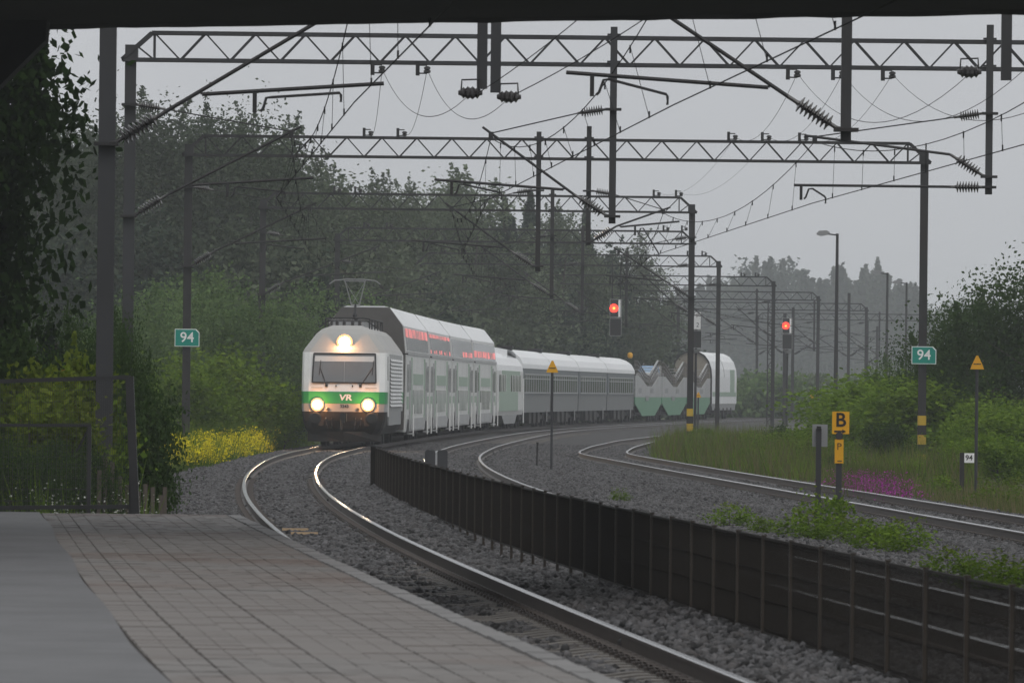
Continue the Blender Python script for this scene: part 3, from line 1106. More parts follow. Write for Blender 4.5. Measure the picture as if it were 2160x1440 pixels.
# dark band clamps and the little discs on the cantilevers
# ------------------------------------------------------------------ TRAIN
def frame(D0, L_):
    p0, p1 = Vector((T1(D0), D0, 0)), Vector((T1(D0 + L_), D0 + L_, 0))
    d = p1 - p0
    return p0, -math.atan2(d.x, d.y)
def bogie(par, y0, wb=2.5, r=.46, w=2.3, n=2):
    o = MB()
    o.box((0, y0 + wb / 2, .55), (w - .35, wb + 1.2, .22))
    for s in (-1, 1):
        o.box((s * 1.08, y0 + wb / 2, .58), (.16, wb + 1.3, .26))
        for k in (-.6, .6):
            o.box((s * 1.12, y0 + wb / 2 + k * wb, .5), (.16, .34, .3))
        o.tube((s * 1.1, y0 + wb / 2, .65), (s * 1.1, y0 + wb / 2, 1.0), .16, 8)
    b_ = o.build('bogie', M['under'], par)
    for k in (0, 1):
        for s in (-1, 1):
            wm = MB().tube((s * .74, y0 + k * wb, r), (s * .87, y0 + k * wb, r), r, 18)
            wm.tube((s * .70, y0 + k * wb, r), (s * .74, y0 + k * wb, r), r + .03, 18)
            wm.build('wheel', M['darksteel'], b_)
    return b_

# --- locomotive
p0, rz = frame(283, 19)
loco = thing('locomotive', 'white and green electric locomotive with three lit headlights heading the train', 'locomotive', p0, rz)
LL = 18.8
def rows_mesh(rows_, back=True, cap_top=False, cap_bot=False, mb=None, mi=0):
    """rows of (z, half width, front y): a shell whose nose is bevelled in plan"""
    mb = mb or MB()
    R = []
    for z, w, yf in rows_:
        k = .30
        pts_ = [(-w, LL - yf * .6, z), (-w, yf + k + .05, z), (-w + .07, yf + .16, z), (-w + .26, yf + .04, z), (-w * .45, yf, z), (0, yf - .01, z),
                (w * .45, yf, z), (w - .26, yf + .04, z), (w - .07, yf + .16, z), (w, yf + k + .05, z), (w, LL - yf * .6, z)]
        R.append(pts_)
    n = len(R[0])
    vs = [p for r in R for p in r]
    fs = []
    for j in range(len(R) - 1):
        for i in range(n):
            i2 = (i + 1) % n
            fs.append((j * n + i, j * n + i2, (j + 1) * n + i2, (j + 1) * n + i))
    if cap_top:
        fs.append(tuple((len(R) - 1) * n + i for i in range(n)))
    if cap_bot:
        fs.append(tuple(range(n - 1, -1, -1)))
    mb.add(vs, fs, mi)
    return mb
rows_mesh([(1.22, 1.48, .0), (1.50, 1.49, -.02)], mb=None).build('lower_band', M['lgrey'], loco)
rows_mesh([(1.50, 1.493, -.024), (1.92, 1.503, -.024)]).build('green_band', M['green'], loco)
rows_mesh([(1.92, 1.50, -.02), (2.2, 1.5, .05), (3.30, 1.49, .36)]).build('body', M['white'], loco)
rows_mesh([(3.30, 1.49, .36), (3.42, 1.43, .46), (3.96, 1.04, .98), (4.12, .86, 1.2), (4.26, .50, 1.55)], cap_top=True).build('roof', M['roofgrey'], loco, smooth=False)
rows_mesh([(.42, 1.22, .30), (.62, 1.36, .14), (.9, 1.44, .04), (1.22, 1.48, .0)], cap_bot=True).build('skirt', M['under'], loco)
# the brighter middle of the green band with the emblem
MB().prism([(-.60, 1.515), (.58, 1.515), (.58, 1.905), (-.60, 1.905)], 'y', -.045, -.038).build('emblem_panel', M['green'], loco)
vr = text_mesh('emblem', 'VR', .36, M['signwhite'], .006, .12, .012)
vr.transform(Matrix.Diagonal((1.02, 1, .8, 1)))
obj('emblem', vr, loco, (.05, -.052, 1.71))
obj('number', text_mesh('number', '3243', .155, M['black'], .004, 0, .003), loco, (.02, -.034, 1.405))
# windscreen
wz0, wz1 = 2.26, 3.24
def fy(z):
    return .05 + (z - 2.2) / (3.3 - 2.2) * .31
ws = MB()
ws.add([(-1.10, fy(wz0) - .035, wz0), (1.10, fy(wz0) - .035, wz0), (1.06, fy(wz1) - .035, wz1), (-1.06, fy(wz1) - .035, wz1),
        (-1.10, fy(wz0) + .05, wz0), (1.10, fy(wz0) + .05, wz0), (1.06, fy(wz1) + .05, wz1), (-1.06, fy(wz1) + .05, wz1)],
       [(0, 1, 2, 3), (0, 4, 5, 1), (1, 5, 6, 2), (2, 6, 7, 3), (3, 7, 4, 0)])
wso = ws.build('windscreen', M['cabglass'], loco)
fr = MB()
q = [(-1.12, wz0 - .02), (1.12, wz0 - .02), (1.08, wz1 + .02), (-1.08, wz1 + .02)]
for i in range(4):
    a, b_ = q[i], q[(i + 1) % 4]
    fr.bar((a[0], fy(a[1]) - .04, a[1]), (b_[0], fy(b_[1]) - .04, b_[1]), .045, .045)
fr.build('frame', M['black'], wso)
zb = 2.98
MB().add([(-1.05, fy(zb) - .042, zb), (1.05, fy(zb) - .042, zb), (1.03, fy(wz1) - .042, wz1 - .03), (-1.03, fy(wz1) - .042, wz1 - .03)], [(0, 1, 2, 3)]).build('sun_blind', M['blind'], wso)
MB().bar((0, fy(wz0) - .04, wz0), (0, fy(zb) - .04, zb), .02).build('centre_bar', M['mgrey'], wso)
for sx, (xa, xb_) in ((-1, (-.62, -.86)), (1, (.58, 1.0))):
    wi = MB()
    wi.tube((xa, fy(2.16) - .07, 2.13), (xb_, fy(2.85) - .09, 2.78), .016, 5)
    wi.tube((xb_ - .02, fy(2.5) - .085, 2.52), (xb_ + .03, fy(3.0) - .085, 3.02), .013, 5)
    wi.box((xa, .0, 2.13), (.09, .06, .10))
    wi.build('wiper', M['black'], wso)
for x in (-.28, .3):
    MB().box((x, -.01, 2.12), (.035, .05, .07)).build('washer_nozzle', M['black'], loco)
for x in (-.95, .95):
    MB().bar((x - .2, -.03, 2.06), (x + .2, -.03, 2.06), .022).build('grab_rail', M['mgrey'], loco)
# headlights: bezel, housing, lens
def headlight(x, y, z, r, ry=None, nm='headlight', tilt=0.0):
    hl = MB().lathe((x, y + .03, z), (x, y - .06, z), [(0, r * 1.75), (.06, r * 1.72), (.085, r * 1.6)], 22)
    h_ = hl.build(nm, M['lgrey'], loco)
    MB().lathe((x, y - .056, z), (x, y - .07, z), [(0, r * 1.58), (.008, r * 1.02)], 22).build('reflector', M['roofgrey'], h_)
    ln = MB()
    ring = [(x + r * math.cos(2 * math.pi * i / 20), y - .072, z + r * math.sin(2 * math.pi * i / 20)) for i in range(20)]
    ln.add(ring + [(x, y - .105, z)], [(i, (i + 1) % 20, 20) for i in range(20)])
    ln.build('lens', M['headlight'], h_)
    li = bpy.data.lights.new('headlight_lamp', 'POINT')
    li.energy = 42.0
    li.color = (1.0, .40, .11)
    li.shadow_soft_size = .06
    lo = bpy.data.objects.new('headlight_lamp', li)
    COL.objects.link(lo)
    lo.parent = h_
    lo.location = (x, y - .32, z)
headlight(-.93, -.02, 1.46, .145)
headlight(.85, -.02, 1.46, .145)
headlight(-.02, .62, 3.66, .18)
for x in (-.55, .5):
    MB().lathe((x, -.01, 1.3), (x, -.05, 1.3), [(0, .06), (.04, .05)], 10).build('tail_lamp', M['glass'], loco)
# buffers, coupler, pipes, plough
for x in (-.99, .99):
    bf = MB().lathe((x, .25, .99), (x, -.40, .99), [(0, .14), (.30, .13), (.31, .10), (.54, .10), (.55, .22), (.62, .23), (.65, .17)], 16)
    bf.build('buffer', M['under'], loco)
cp = MB().box((0, -.25, 1.02), (.22, .5, .28)).box((0, -.45, 1.0), (.1, .2, .36))
cp.tube((-.05, -.5, .95), (-.05, -.5, .6), .04, 6)
cp.build('coupler', M['under'], loco)
for x in (-.62, -.42, .42, .62):
    MB().path([(x, .0, 1.0), (x, -.22, .95), (x * .95, -.25, .75), (x * .9, -.1, .62)], .025, 5).build('air_hose', M['black'], loco)
pg = MB().add([(-1.28, .5, .52), (0, -.12, .52), (1.28, .5, .52), (1.28, .45, .17), (0, .0, .17), (-1.28, .45, .17)], [(0, 1, 4, 5), (1, 2, 3, 4)])
pg.add([(-1.28, .56, .52), (0, -.06, .52), (1.28, .56, .52), (1.28, .51, .17), (0, .06, .17), (-1.28, .51, .17)], [(5, 4, 1, 0), (4, 3, 2, 1)])
pg.build('snow_plough', M['under'], loco)
for x in (-.8, .8):
    MB().box((x, -.02, .82), (.18, .06, .2)).build('step', M['darksteel'], loco)
# side: cab window, door, louvres
MB().box((1.492, 1.15, 2.75), (.03, .5, .85)).build('cab_side_window', M['glass'], loco)
MB().box((1.497, 2.05, 2.1), (.03, .75, 2.1)).build('cab_door', M['white'], loco)
lp = MB().box((1.50, 9.6, 2.32), (.03, 13.4, 1.9)).build('louvre_panel', M['lgrey'], loco)
for i in range(13):
    sm = MB()
    for j in range(6):
        y0 = 3.1 + j * 2.2
        sm.add([(1.516, y0, 3.1 - i * .135), (1.516, y0 + 2.0, 3.1 - i * .135), (1.565, y0 + 2.0, 3.02 - i * .135), (1.565, y0, 3.02 - i * .135), (1.516, y0, 3.0 - i * .135), (1.516, y0 + 2.0, 3.0 - i * .135)],
               [(0, 1, 2, 3), (3, 2, 5, 4)])
    sm.build('louvre', M['coachwhite'], lp)
MB().box((1.47, 9.6, 1.05), (.05, 13.5, .62)).build('side_skirt', M['mgrey'], loco)
MB().box((1.504, 17.7, 1.71), (.012, 1.6, .42)).build('rear_green_panel', M['green'], loco)
bogie(loco, 2.4, 2.8, .55)
bogie(loco, 13.4, 2.8, .55)
# roof equipment and pantograph
ra = MB()
for s in (-1, 1):
    ra.tube((s * .78, 2.6, 4.50), (s * .78, 16, 4.50), .03, 6)
    for y in (2.6, 5, 8, 11, 14, 16):
        ra.tube((s * .78, y, 4.1), (s * .78, y, 4.5), .025, 6)
ra.path([(-.78, 2.6, 4.5), (-.6, 2.2, 4.53), (.6, 2.2, 4.53), (.78, 2.6, 4.5)], .03, 6)
ra.path([(-1.02, 3.0, 4.2), (-.7, 2.7, 4.42), (.7, 2.7, 4.42), (1.02, 3.0, 4.2)], .025, 6)
ra.build('roof_rail', M['darksteel'], loco)
for y in (5.5, 12.5):
    MB().box((0, y, 4.34), (1.15, 2.4, .22)).build('roof_box', M['mgrey'], loco)
for i, x in enumerate((-.4, -.15, .15, .4)):
    MB().lathe((x, 3.4, 4.25), (x, 3.4, 4.5), [(0, .05), (.05, .08), (.08, .05), (.12, .08), (.15, .05), (.2, .08), (.25, .04)], 8).build('roof_insulator', M['insul'], loco)
PY = 9.6
pt = MB()
pt.tube((0, PY, 4.25), (0, PY, 4.5), .10, 8)
pt.lathe((0, PY, 4.45), (0, PY, 4.78), [(0, .16), (.06, .09), (.12, .14), (.18, .07), (.25, .09), (.33, .05)], 8)
pt.tube((0, PY, 4.7), (0, PY + .35, 5.08), .045, 6)
pan = pt.build('pantograph', M['darksteel'], loco)
up = MB()
for s in (-1, 1):
    up.tube((s * .14, PY + .35, 5.06), (s * .36, PY - .35, 5.90), .026, 6)
    up.tube((s * .13, PY + .35, 5.1), (-s * .33, PY - .33, 5.86), .010, 5)
up.tube((-.17, PY + .35, 5.06), (.17, PY + .35, 5.06), .04, 6)
up.build('upper_arm', M['lgrey'], pan)
hd = MB()
for y in (-.45, -.2):
    hd.path([(-.98, PY + y, 5.70), (-.90, PY + y, 5.84), (-.74, PY + y, 5.95), (-.3, PY + y, 5.99), (.3, PY + y, 5.99), (.74, PY + y, 5.95), (.90, PY + y, 5.84), (.98, PY + y, 5.70)], .02, 6)
hd.bar((-.40, PY - .33, 5.93), (.40, PY - .33, 5.93), .06, .04)
hd.build('collector_head', M['mgrey'], pan)
for s in (-1, 1):
    MB().prism([(s * .86, 5.82), (s * .99, 5.80), (s * 1.06, 5.64), (s * .93, 5.66)], 'y', PY - .47, PY - .18).build('horn', M['black'], pan)

# --- double deck coaches
CL = 26.3
DDP = [(-1.5, .42), (1.5, .42), (1.55, .9), (1.55, 3.32), (1.43, 4.40), (1.36, 4.50), (.92, 5.08), (.7, 5.16), (-.7, 5.16), (-.92, 5.08), (-1.36, 4.50), (-1.43, 4.40), (-1.55, 3.32), (-1.55, .9)]
def upx(z):
    return 1.55 - (z - 3.32) / (4.40 - 3.32) * .12
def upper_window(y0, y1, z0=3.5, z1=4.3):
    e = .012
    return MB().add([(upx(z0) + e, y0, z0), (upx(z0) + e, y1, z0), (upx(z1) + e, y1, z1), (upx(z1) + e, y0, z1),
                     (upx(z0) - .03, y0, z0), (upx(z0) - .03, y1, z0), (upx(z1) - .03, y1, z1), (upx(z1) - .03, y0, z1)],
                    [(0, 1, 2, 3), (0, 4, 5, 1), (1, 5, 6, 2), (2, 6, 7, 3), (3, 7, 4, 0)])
DDLAB = ['first double deck coach, directly behind the locomotive, dark end wall showing', 'second double deck coach from the locomotive, painted red reflections on its upper windows',
         'third double deck coach, between the second and the last of them', 'last double deck coach, with the broadest painted red reflection on its upper windows']
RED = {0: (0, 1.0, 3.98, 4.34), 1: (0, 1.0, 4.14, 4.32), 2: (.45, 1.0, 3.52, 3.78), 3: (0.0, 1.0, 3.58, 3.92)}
def red_strip(y0, y1, z0, z1):  # thin glowing strip over the glass that paints in a red reflection
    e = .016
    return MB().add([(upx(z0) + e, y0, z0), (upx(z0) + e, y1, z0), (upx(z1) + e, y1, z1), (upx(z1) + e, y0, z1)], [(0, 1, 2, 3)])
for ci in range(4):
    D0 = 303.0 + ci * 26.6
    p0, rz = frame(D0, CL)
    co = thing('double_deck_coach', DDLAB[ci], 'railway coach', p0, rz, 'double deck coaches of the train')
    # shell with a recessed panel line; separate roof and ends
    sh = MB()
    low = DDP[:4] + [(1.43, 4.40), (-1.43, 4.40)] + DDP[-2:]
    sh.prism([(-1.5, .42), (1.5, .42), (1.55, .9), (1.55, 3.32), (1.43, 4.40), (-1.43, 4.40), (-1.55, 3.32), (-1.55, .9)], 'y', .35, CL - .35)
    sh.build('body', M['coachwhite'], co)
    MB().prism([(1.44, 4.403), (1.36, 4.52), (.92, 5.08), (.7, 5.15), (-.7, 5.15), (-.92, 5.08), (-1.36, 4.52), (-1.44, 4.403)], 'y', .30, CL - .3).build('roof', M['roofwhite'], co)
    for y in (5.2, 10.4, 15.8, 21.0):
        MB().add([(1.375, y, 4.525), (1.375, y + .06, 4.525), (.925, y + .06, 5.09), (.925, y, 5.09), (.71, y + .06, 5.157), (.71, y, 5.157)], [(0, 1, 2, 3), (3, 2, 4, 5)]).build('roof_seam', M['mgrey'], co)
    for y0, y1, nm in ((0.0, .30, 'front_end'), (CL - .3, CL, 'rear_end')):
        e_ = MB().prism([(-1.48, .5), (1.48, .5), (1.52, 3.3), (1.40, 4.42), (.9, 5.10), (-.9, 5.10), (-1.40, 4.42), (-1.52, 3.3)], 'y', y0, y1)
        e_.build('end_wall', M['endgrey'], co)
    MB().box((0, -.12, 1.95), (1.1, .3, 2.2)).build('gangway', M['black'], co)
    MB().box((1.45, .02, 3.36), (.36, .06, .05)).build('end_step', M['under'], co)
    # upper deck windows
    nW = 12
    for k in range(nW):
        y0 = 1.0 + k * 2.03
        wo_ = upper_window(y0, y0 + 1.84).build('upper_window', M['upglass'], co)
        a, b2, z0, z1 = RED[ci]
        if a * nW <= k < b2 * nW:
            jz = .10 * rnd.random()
            red_strip(y0 - .05, y0 + 1.95, z0 + jz * .4, z1 - .02 * rnd.random()).build('painted_reflection', M['redrefl'], wo_)
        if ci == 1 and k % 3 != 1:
            red_strip(y0 + .1, y0 + 1.3, 3.52, 3.64 + .06 * rnd.random()).build('painted_reflection', M['redrefl'], wo_)
    MB().box((1.545, CL / 2, 3.40), (.07, CL - .9, .13)).build('waist_rail', M['lgrey'], co)
    # lower deck
    for k in range(8):
        y0 = 7.2 + k * 1.5
        MB().box((1.553, y0 + .6, 1.55), (.02, 1.12, .92)).build('lower_window', M['sideglass'], co)
        MB().box((1.561, y0 + 1.31, 1.55), (.018, .2, 1.0)).build('window_pillar', M['white'], co)
    MB().box((1.556, 13.2, 2.42), (.025, 10.4, .42)).build('green_panel', M['palegreen'], co)
    for y in (5.9, 20.1):
        MB().box((1.556, y, 2.05), (.025, 1.3, 2.4)).build('green_panel', M['palegreen'], co)
    for y in (4.2, 21.8):
        dr = MB().box((1.565, y, 1.95), (.03, 1.3, 2.35)).build('door', M['lgrey'], co)
        MB().box((1.585, y, 2.45), (.014, .9, .9)).build('door_window', M['sideglass'], dr)
    for y0 in (1.0, 22.9):
        for k in range(3):
            MB().box((1.556, y0 + k * .8 + .3, 2.45), (.02, .5, 1.05)).build('window', M['sideglass'], co)
        MB().box((1.557, y0 + 1.1, 1.52), (.02, 2.2, .48)).build('green_panel', M['palegreen'], co)
    MB().box((1.54, CL / 2, .70), (.06, 14.8, .44)).build('skirt', M['lgrey'], co)
    for y in (3.2, 23.1):
        MB().box((1.50, y, .72), (.10, 1.9, .66)).build('bogie_recess', M['black'], co)
    for y in (5.3, 21.0, 25.6):
        MB().tube((1.66, y, .25), (1.66, y, 1.45), .028, 6).build('handrail', M['white'], co)
    for y in (4.6, 22.0):
        MB().box((1.58, y, .34), (.22, 1.2, .06)).build('door_step', M['lgrey'], co)
    MB().box((0, CL / 2, .40), (2.5, 13, .25)).build('underframe', M['under'], co)
    bogie(co, 1.9)
    bogie(co, 21.8)

# --- single deck restaurant coach
p0, rz = frame(409.6, 26.0)
rc = thing('restaurant_coach', 'low white and pale green coach between double deckers and grey sleeping cars', 'railway coach', p0, rz)
prof_r = [(1.55, 3.05), (1.50, 3.35), (1.25, 3.72), (.8, 3.98), (.3, 4.08), (-.3, 4.08), (-.8, 3.98), (-1.25, 3.72), (-1.5, 3.35), (-1.55, 3.05)]
MB().prism([(-1.5, .75), (1.5, .75), (1.55, 1.0), (1.55, 3.05), (-1.55, 3.05), (-1.55, 1.0)], 'y', .2, 25.8).build('body', M['coachwhite'], rc)
MB().prism(prof_r, 'y', .2, 25.8).build('roof', M['roofwhite'], rc, smooth=False)
MB().box((0, -.05, 2.0), (1.2, .5, 2.3)).build('gangway', M['black'], rc)
fa = MB()
k = 8
for i in range(k):
    a0, a1 = math.pi / 2 * i / k, math.pi / 2 * (i + 1) / k
    fa.add([(1.2 + .0, 16 + 9.5 * math.sin(a0), 3.78 + .42 * math.cos(a0) - .0), (1.2, 16 + 9.5 * math.sin(a1), 3.78 + .42 * math.cos(a1)), (.2, 16 + 9.5 * math.sin(a1), 3.95 + .42 * math.cos(a1)), (.2, 16 + 9.5 * math.sin(a0), 3.95 + .42 * math.cos(a0))], [(0, 1, 2, 3)])
fa.add([(1.2, 16, 4.2), (.2, 16, 4.37), (.2, 16, 3.9), (1.2, 16, 3.6)], [(0, 1, 2, 3)])
fa.build('roof_fairing', M['roofwhite'], rc)
MB().box((1.558, 13.5, 2.9), (.02, 17.5, .34)).build('green_panel', M['palegreen'], rc)
MB().box((1.560, 11.4, 1.55), (.02, 18.0, 1.15)).build('green_panel', M['palegreen'], rc)
MB().box((1.560, 10.6, 2.42), (.02, 3.4, .60)).build('green_panel', M['palegreen'], rc)
for y0, n in ((2.2, 4), (13.2, 7)):
    for i in range(n):
        MB().box((1.565, y0 + i * 1.5 + .6, 2.42), (.02, 1.15, .86)).build('window', M['glass'], rc)
        MB().box((1.575, y0 + i * 1.5 + 1.33, 2.42), (.02, .2, .9)).build('window_pillar', M['white'], rc)
MB().prism([(5, .85), (21, .85), (18.5, .3), (8, .3)], 'x', 1.25, 1.5).build('equipment_skirt', M['mgrey'], rc)
MB().tube((1.63, 24.8, .3), (1.63, 24.8, 2.7), .03, 6).build('handrail', M['white'], rc)
bogie(rc, 2.2)
bogie(rc, 21.0)

# --- grey sleeping cars
SLAB_ = ['grey sleeping car with white roof, next to the low green coach', 'second grey sleeping car from the left, behind the yellow triangle sign',
         'third grey sleeping car, its white roof between two roof vents', 'last grey sleeping car, coupled to the open car carriers']
for ci in range(4):
    D0 = 435.9 + ci * 26.5
    p0, rz = frame(D0, 26.2)
    sc = thing('sleeping_car', SLAB_[ci], 'railway coach', p0, rz, 'grey sleeping cars of the train')
    MB().prism([(-1.45, .85), (1.45, .85), (1.47, 1.78), (-1.47, 1.78)], 'y', .2, 26.0).build('lower_body', M['bluegrey2'], sc)
    MB().prism([(-1.49, 1.783), (1.49, 1.783), (1.49, 3.25), (-1.49, 3.25)], 'y', .15, 26.05).build('body', M['bluegrey'], sc)
    MB().prism([(1.53, 3.253), (1.5, 3.5), (1.3, 3.86), (.95, 4.12), (.5, 4.27), (0, 4.32), (-.5, 4.27), (-.95, 4.12), (-1.3, 3.86), (-1.5, 3.5), (-1.53, 3.253)], 'y', .1, 26.1).build('roof', M['roofwhite'], sc)
    MB().box((0, -.08, 2.1), (1.2, .4, 2.3)).build('gangway', M['black'], sc)
    for k in range(11):
        y0 = 1.6 + k * 2.1
        MB().box((1.495, y0 + .75, 2.44), (.02, 1.35, .92)).build('window', M['glass'], sc)
        MB().box((1.512, y0 + 1.77, 2.44), (.03, .3, 1.0)).build('window_pillar', M['mgrey'], sc)
    MB().box((1.515, 13, 2.94), (.06, 23.6, .06)).build('window_rail', M['lgrey'], sc)
    MB().box((1.515, 13, 2.70), (.05, 23.6, .045)).build('window_rail', M['lgrey'], sc)
    MB().box((1.515, 13, 1.93), (.06, 23.6, .06)).build('window_rail', M['lgrey'], sc)
    v_ = MB().box((.35, 3.0, 4.42), (.8, 1.6, .10))
    for k in range(3):
        v_.box((.35, 2.5 + k * .5, 4.32), (.7, .1, .2))
    v_.build('roof_vent', M['darksteel'], sc)
    MB().box((0, 13, .62), (2.5, 12, .46)).build('underframe', M['under'], sc)
    for y in (8.5, 12.5, 16.5):
        MB().box((1.2, y, .55), (.4, 2.2, .6)).build('equipment_box', M['under'], sc)
    MB().tube((1.52, 22.0, .3), (1.52, 22.0, 1.0), .03, 6).build('handrail', M['lgrey'], sc)
    bogie(sc, 2.2, 2.5, .48)
    bogie(sc, 21.3, 2.5, .48)

# --- open car carriers
CLAB = ['first open car carrier wagon with zigzag white side, after the sleeping cars', 'second open car carrier wagon, a car with blue windscreen on its deck',
        'last open car carrier wagon, partly behind the striped post and covered wagon']
for ci in range(3):
    D0 = 542.2 + ci * 26.6
    p0, rz = frame(D0, 26.3)
    cc = thing('car_carrier', CLAB[ci], 'car carrier wagon', p0, rz, 'open car carrier wagons')
    up_ = MB()
    for s in (-1, 1):
        up_.prism([(.2, 1.70), (26.1, 1.70), (26.1, 3.15), (23.5, 3.15), (17.0, 2.45), (14.5, 2.45), (11.5, 2.45), (3.2, 3.15), (.2, 3.15)], 'x', s * 1.45, s * 1.52)
    up_.build('upper_side', M['lgrey'], cc)
    lo_ = MB()
    for s in (-1, 1):
        lo_.prism([(.2, 1.697), (26.1, 1.697), (26.1, 1.25), (19.5, .42), (7.0, .42), (.2, 1.25)], 'x', s * 1.44, s * 1.50)
    lo_.build('lower_side', M['midgreen'], cc)
    MB().box((0, 13.15, .55), (2.8, 12.6, .16)).build('lower_deck', M['mgrey'], cc)
    MB().box((0, 13.15, 2.38), (2.84, 25.6, .10)).build('upper_deck', M['mgrey'], cc)
    for y in (4.5, 16.2):
        MB().box((1.528, y, 2.15), (.02, 2.6, .34)).build('vent_grille', M['mgrey'], cc)
    MB().box((1.528, 11.5, 1.62), (.02, 3.0, .32)).build('vent_grille', M['mgrey'], cc)
    rl = MB()
    for s in (-1.42, 1.42):
        pr = [(.4, 3.15, 4.15), (3.2, 3.15, 4.15), (11.5, 2.45, 3.25), (14.5, 2.45, 3.15), (23.5, 3.15, 4.25), (26, 3.15, 4.25)]
        for i in range(len(pr) - 1):
            for f in (1.0, .7, .4):
                a, b_ = pr[i], pr[i + 1]
                rl.bar((s, a[0], a[1] + (a[2] - a[1]) * f), (s, b_[0], b_[1] + (b_[2] - b_[1]) * f), .055)
        for k in range(22):
            y = .5 + k * 1.2
            zt = float(np.interp(y, [p[0] for p in pr], [p[2] for p in pr]))
            zb_ = float(np.interp(y, [p[0] for p in pr], [p[1] for p in pr]))
            rl.bar((s, y, zb_ - .4), (s, y, zt), .05)
    rl.build('railing', M['railing'], cc)
    st = MB()
    for k in range(7):
        st.box((.9, 17 + k * .9, 2.55 + k * .2), (.9, .3, .05))
    st.bar((1.40, 14.8, 3.15), (1.40, 23.5, 4.25), .10)
    st.bar((1.40, 15.2, 2.75), (1.40, 23.9, 3.85), .07)
    st.build('stair', M['lgrey'], cc)
    if ci == 0:
        MB().lathe((1.1, .5, 4.3), (1.1, .5, 4.7), [(0, .1), (.1, .18), (.3, .18), (.4, .08)], 10).build('marker_lamp', M['yellow'], cc)
    MB().box((0, 2.6, .8), (2.3, 3.6, .5)).build('underframe', M['under'], cc)
    MB().box((0, 23.7, .8), (2.3, 3.6, .5)).build('underframe', M['under'], cc)
    bogie(cc, 1.6, 2.2, .44)
    bogie(cc, 22.4, 2.2, .44)
# the car standing on the second carrier
p0, rz = frame(542.2 + 26.6, 26.3)
cq = Vector((math.sin(-rz) * 7 + p0.x, p0.y + 7, 2.43))
cr = thing('parked_car', 'car with pale blue windscreen carried on the open wagon deck', 'car', cq, rz)
MB().prism([(-.0, .35), (4.3, .35), (4.35, .8), (3.9, 1.0), (.6, .98), (.05, .78)], 'x', -.85, .85).build('body', M['lgrey'], cr)
MB().prism([(.9, .98), (3.9, 1.0), (3.3, 1.5), (1.7, 1.5)], 'x', -.74, .74).build('cabin', M['coachwhite'], cr)
MB().add([(-.78, .92, .99), (.78, .92, .99), (.66, 1.66, 1.50), (-.66, 1.66, 1.50)], [(0, 1, 2, 3)]).build('windscreen', M['carblue'], cr)
for x in (-.8, .8):
    for y in (.85, 3.4):
        MB().tube((x - .1, y, .32), (x + .1, y, .32), .32, 14).build('wheel', M['black'], cr)

# --- covered carrier at the tail
p0, rz = frame(622.2, 26.5)
cv = thing('covered_carrier', 'tall white covered wagon with arched roof at the tail of the train', 'covered wagon', p0, rz)
arch = [(1.55, 1.2), (1.55, 3.3), (1.5, 3.9), (1.3, 4.5), (.95, 4.95), (.5, 5.18), (0, 5.24), (-.5, 5.18), (-.95, 4.95), (-1.3, 4.5), (-1.5, 3.9), (-1.55, 3.3), (-1.55, 1.2)]
MB().prism([(x, z) for x, z in arch], 'y', .4, 26.2).build('body', M['roofwhite'], cv)
MB().prism([(x * .96, z - .03) for x, z in arch], 'y', .25, .41).build('end_wall', M['beige'], cv)
fr = MB()
for i in range(len(arch) - 1):
    fr.bar((arch[i][0] * .98, .2, arch[i][1] - .02), (arch[i + 1][0] * .98, .2, arch[i + 1][1] - .02), .12)
fr.bar((0, .2, 1.2), (0, .2, 5.2), .06)
fr.build('end_frame', M['darksteel'], cv)
MB().box((1.556, 13.3, 1.95), (.02, 24, .34)).build('green_band', M['palegreen'], cv)
MB().box((1.556, 21.5, 3.0), (.02, 4.4, 1.8)).build('green_panel', M['palegreen'], cv)
MB().prism([(arch[i][0] * 1.012, arch[i][1] + .01) for i in range(1, len(arch) - 1)], 'y', 12.9, 13.15).build('roof_seam', M['mgrey'], cv)
MB().prism([(.6, 1.2), (26, 1.2), (25, .7), (1.8, .7)], 'x', 1.3, 1.5).build('side_skirt', M['mgrey'], cv)
for y in (4, 8.5, 12.5, 16.5, 20.5):
    MB().box((1.5, y, .6), (.12, .5, .55)).build('skirt_bracket', M['under'], cv)
bogie(cv, 2.2, 2.2, .45)
bogie(cv, 22, 2.2, .45)

# ------------------------------------------------------------------ dark mesh fence between track 1 and track 2
FX = lambda d: R1(d) + 1.16
mf = thing('track_fence', 'long dark mesh fence of low panels curving between the tracks', 'fence')
PL = 2.4
pm = MB()
for i in range(int((PL - .1) / .041)):
    y = .06 + i * .041
    pm.box((0, y, 0.0), (.0035, .0035, .78))
for z in (-.36, -.12, .12, .36):
    pm.bar((.004, .03, z), (.004, PL - .03, z), .007)
pm.bar((0, .03, .395), (0, PL - .03, .395), .018)
pm.bar((0, .03, -.395), (0, PL - .03, -.395), .018)
PANEL = pm.mesh('mesh_panel', M['fence'], recalc=False)
fpm = MB().box((0, 0, .35), (.034, .034, 1.02)).box((0, 0, .865), (.045, .045, .012)).box((0, 0, -.15), (.16, .16, .03))
FPOST = fpm.mesh('post', M['fencepost'])
d = 46.0
while d < 167:
    x0, x1 = FX(d), FX(d + PL)
    h = -math.atan2(x1 - x0, PL)
    gap = .0 if d < 96 else min(.12, (d - 96) * .01)
    obj('post', FPOST, mf, (x0, d, -.05), h)
    obj('mesh_panel', PANEL, mf, (x0, d, .40 + rnd.uniform(-.008, .008)), h)
    leg = None
    d += PL
obj('post', FPOST, mf, (FX(d), d, -.05))
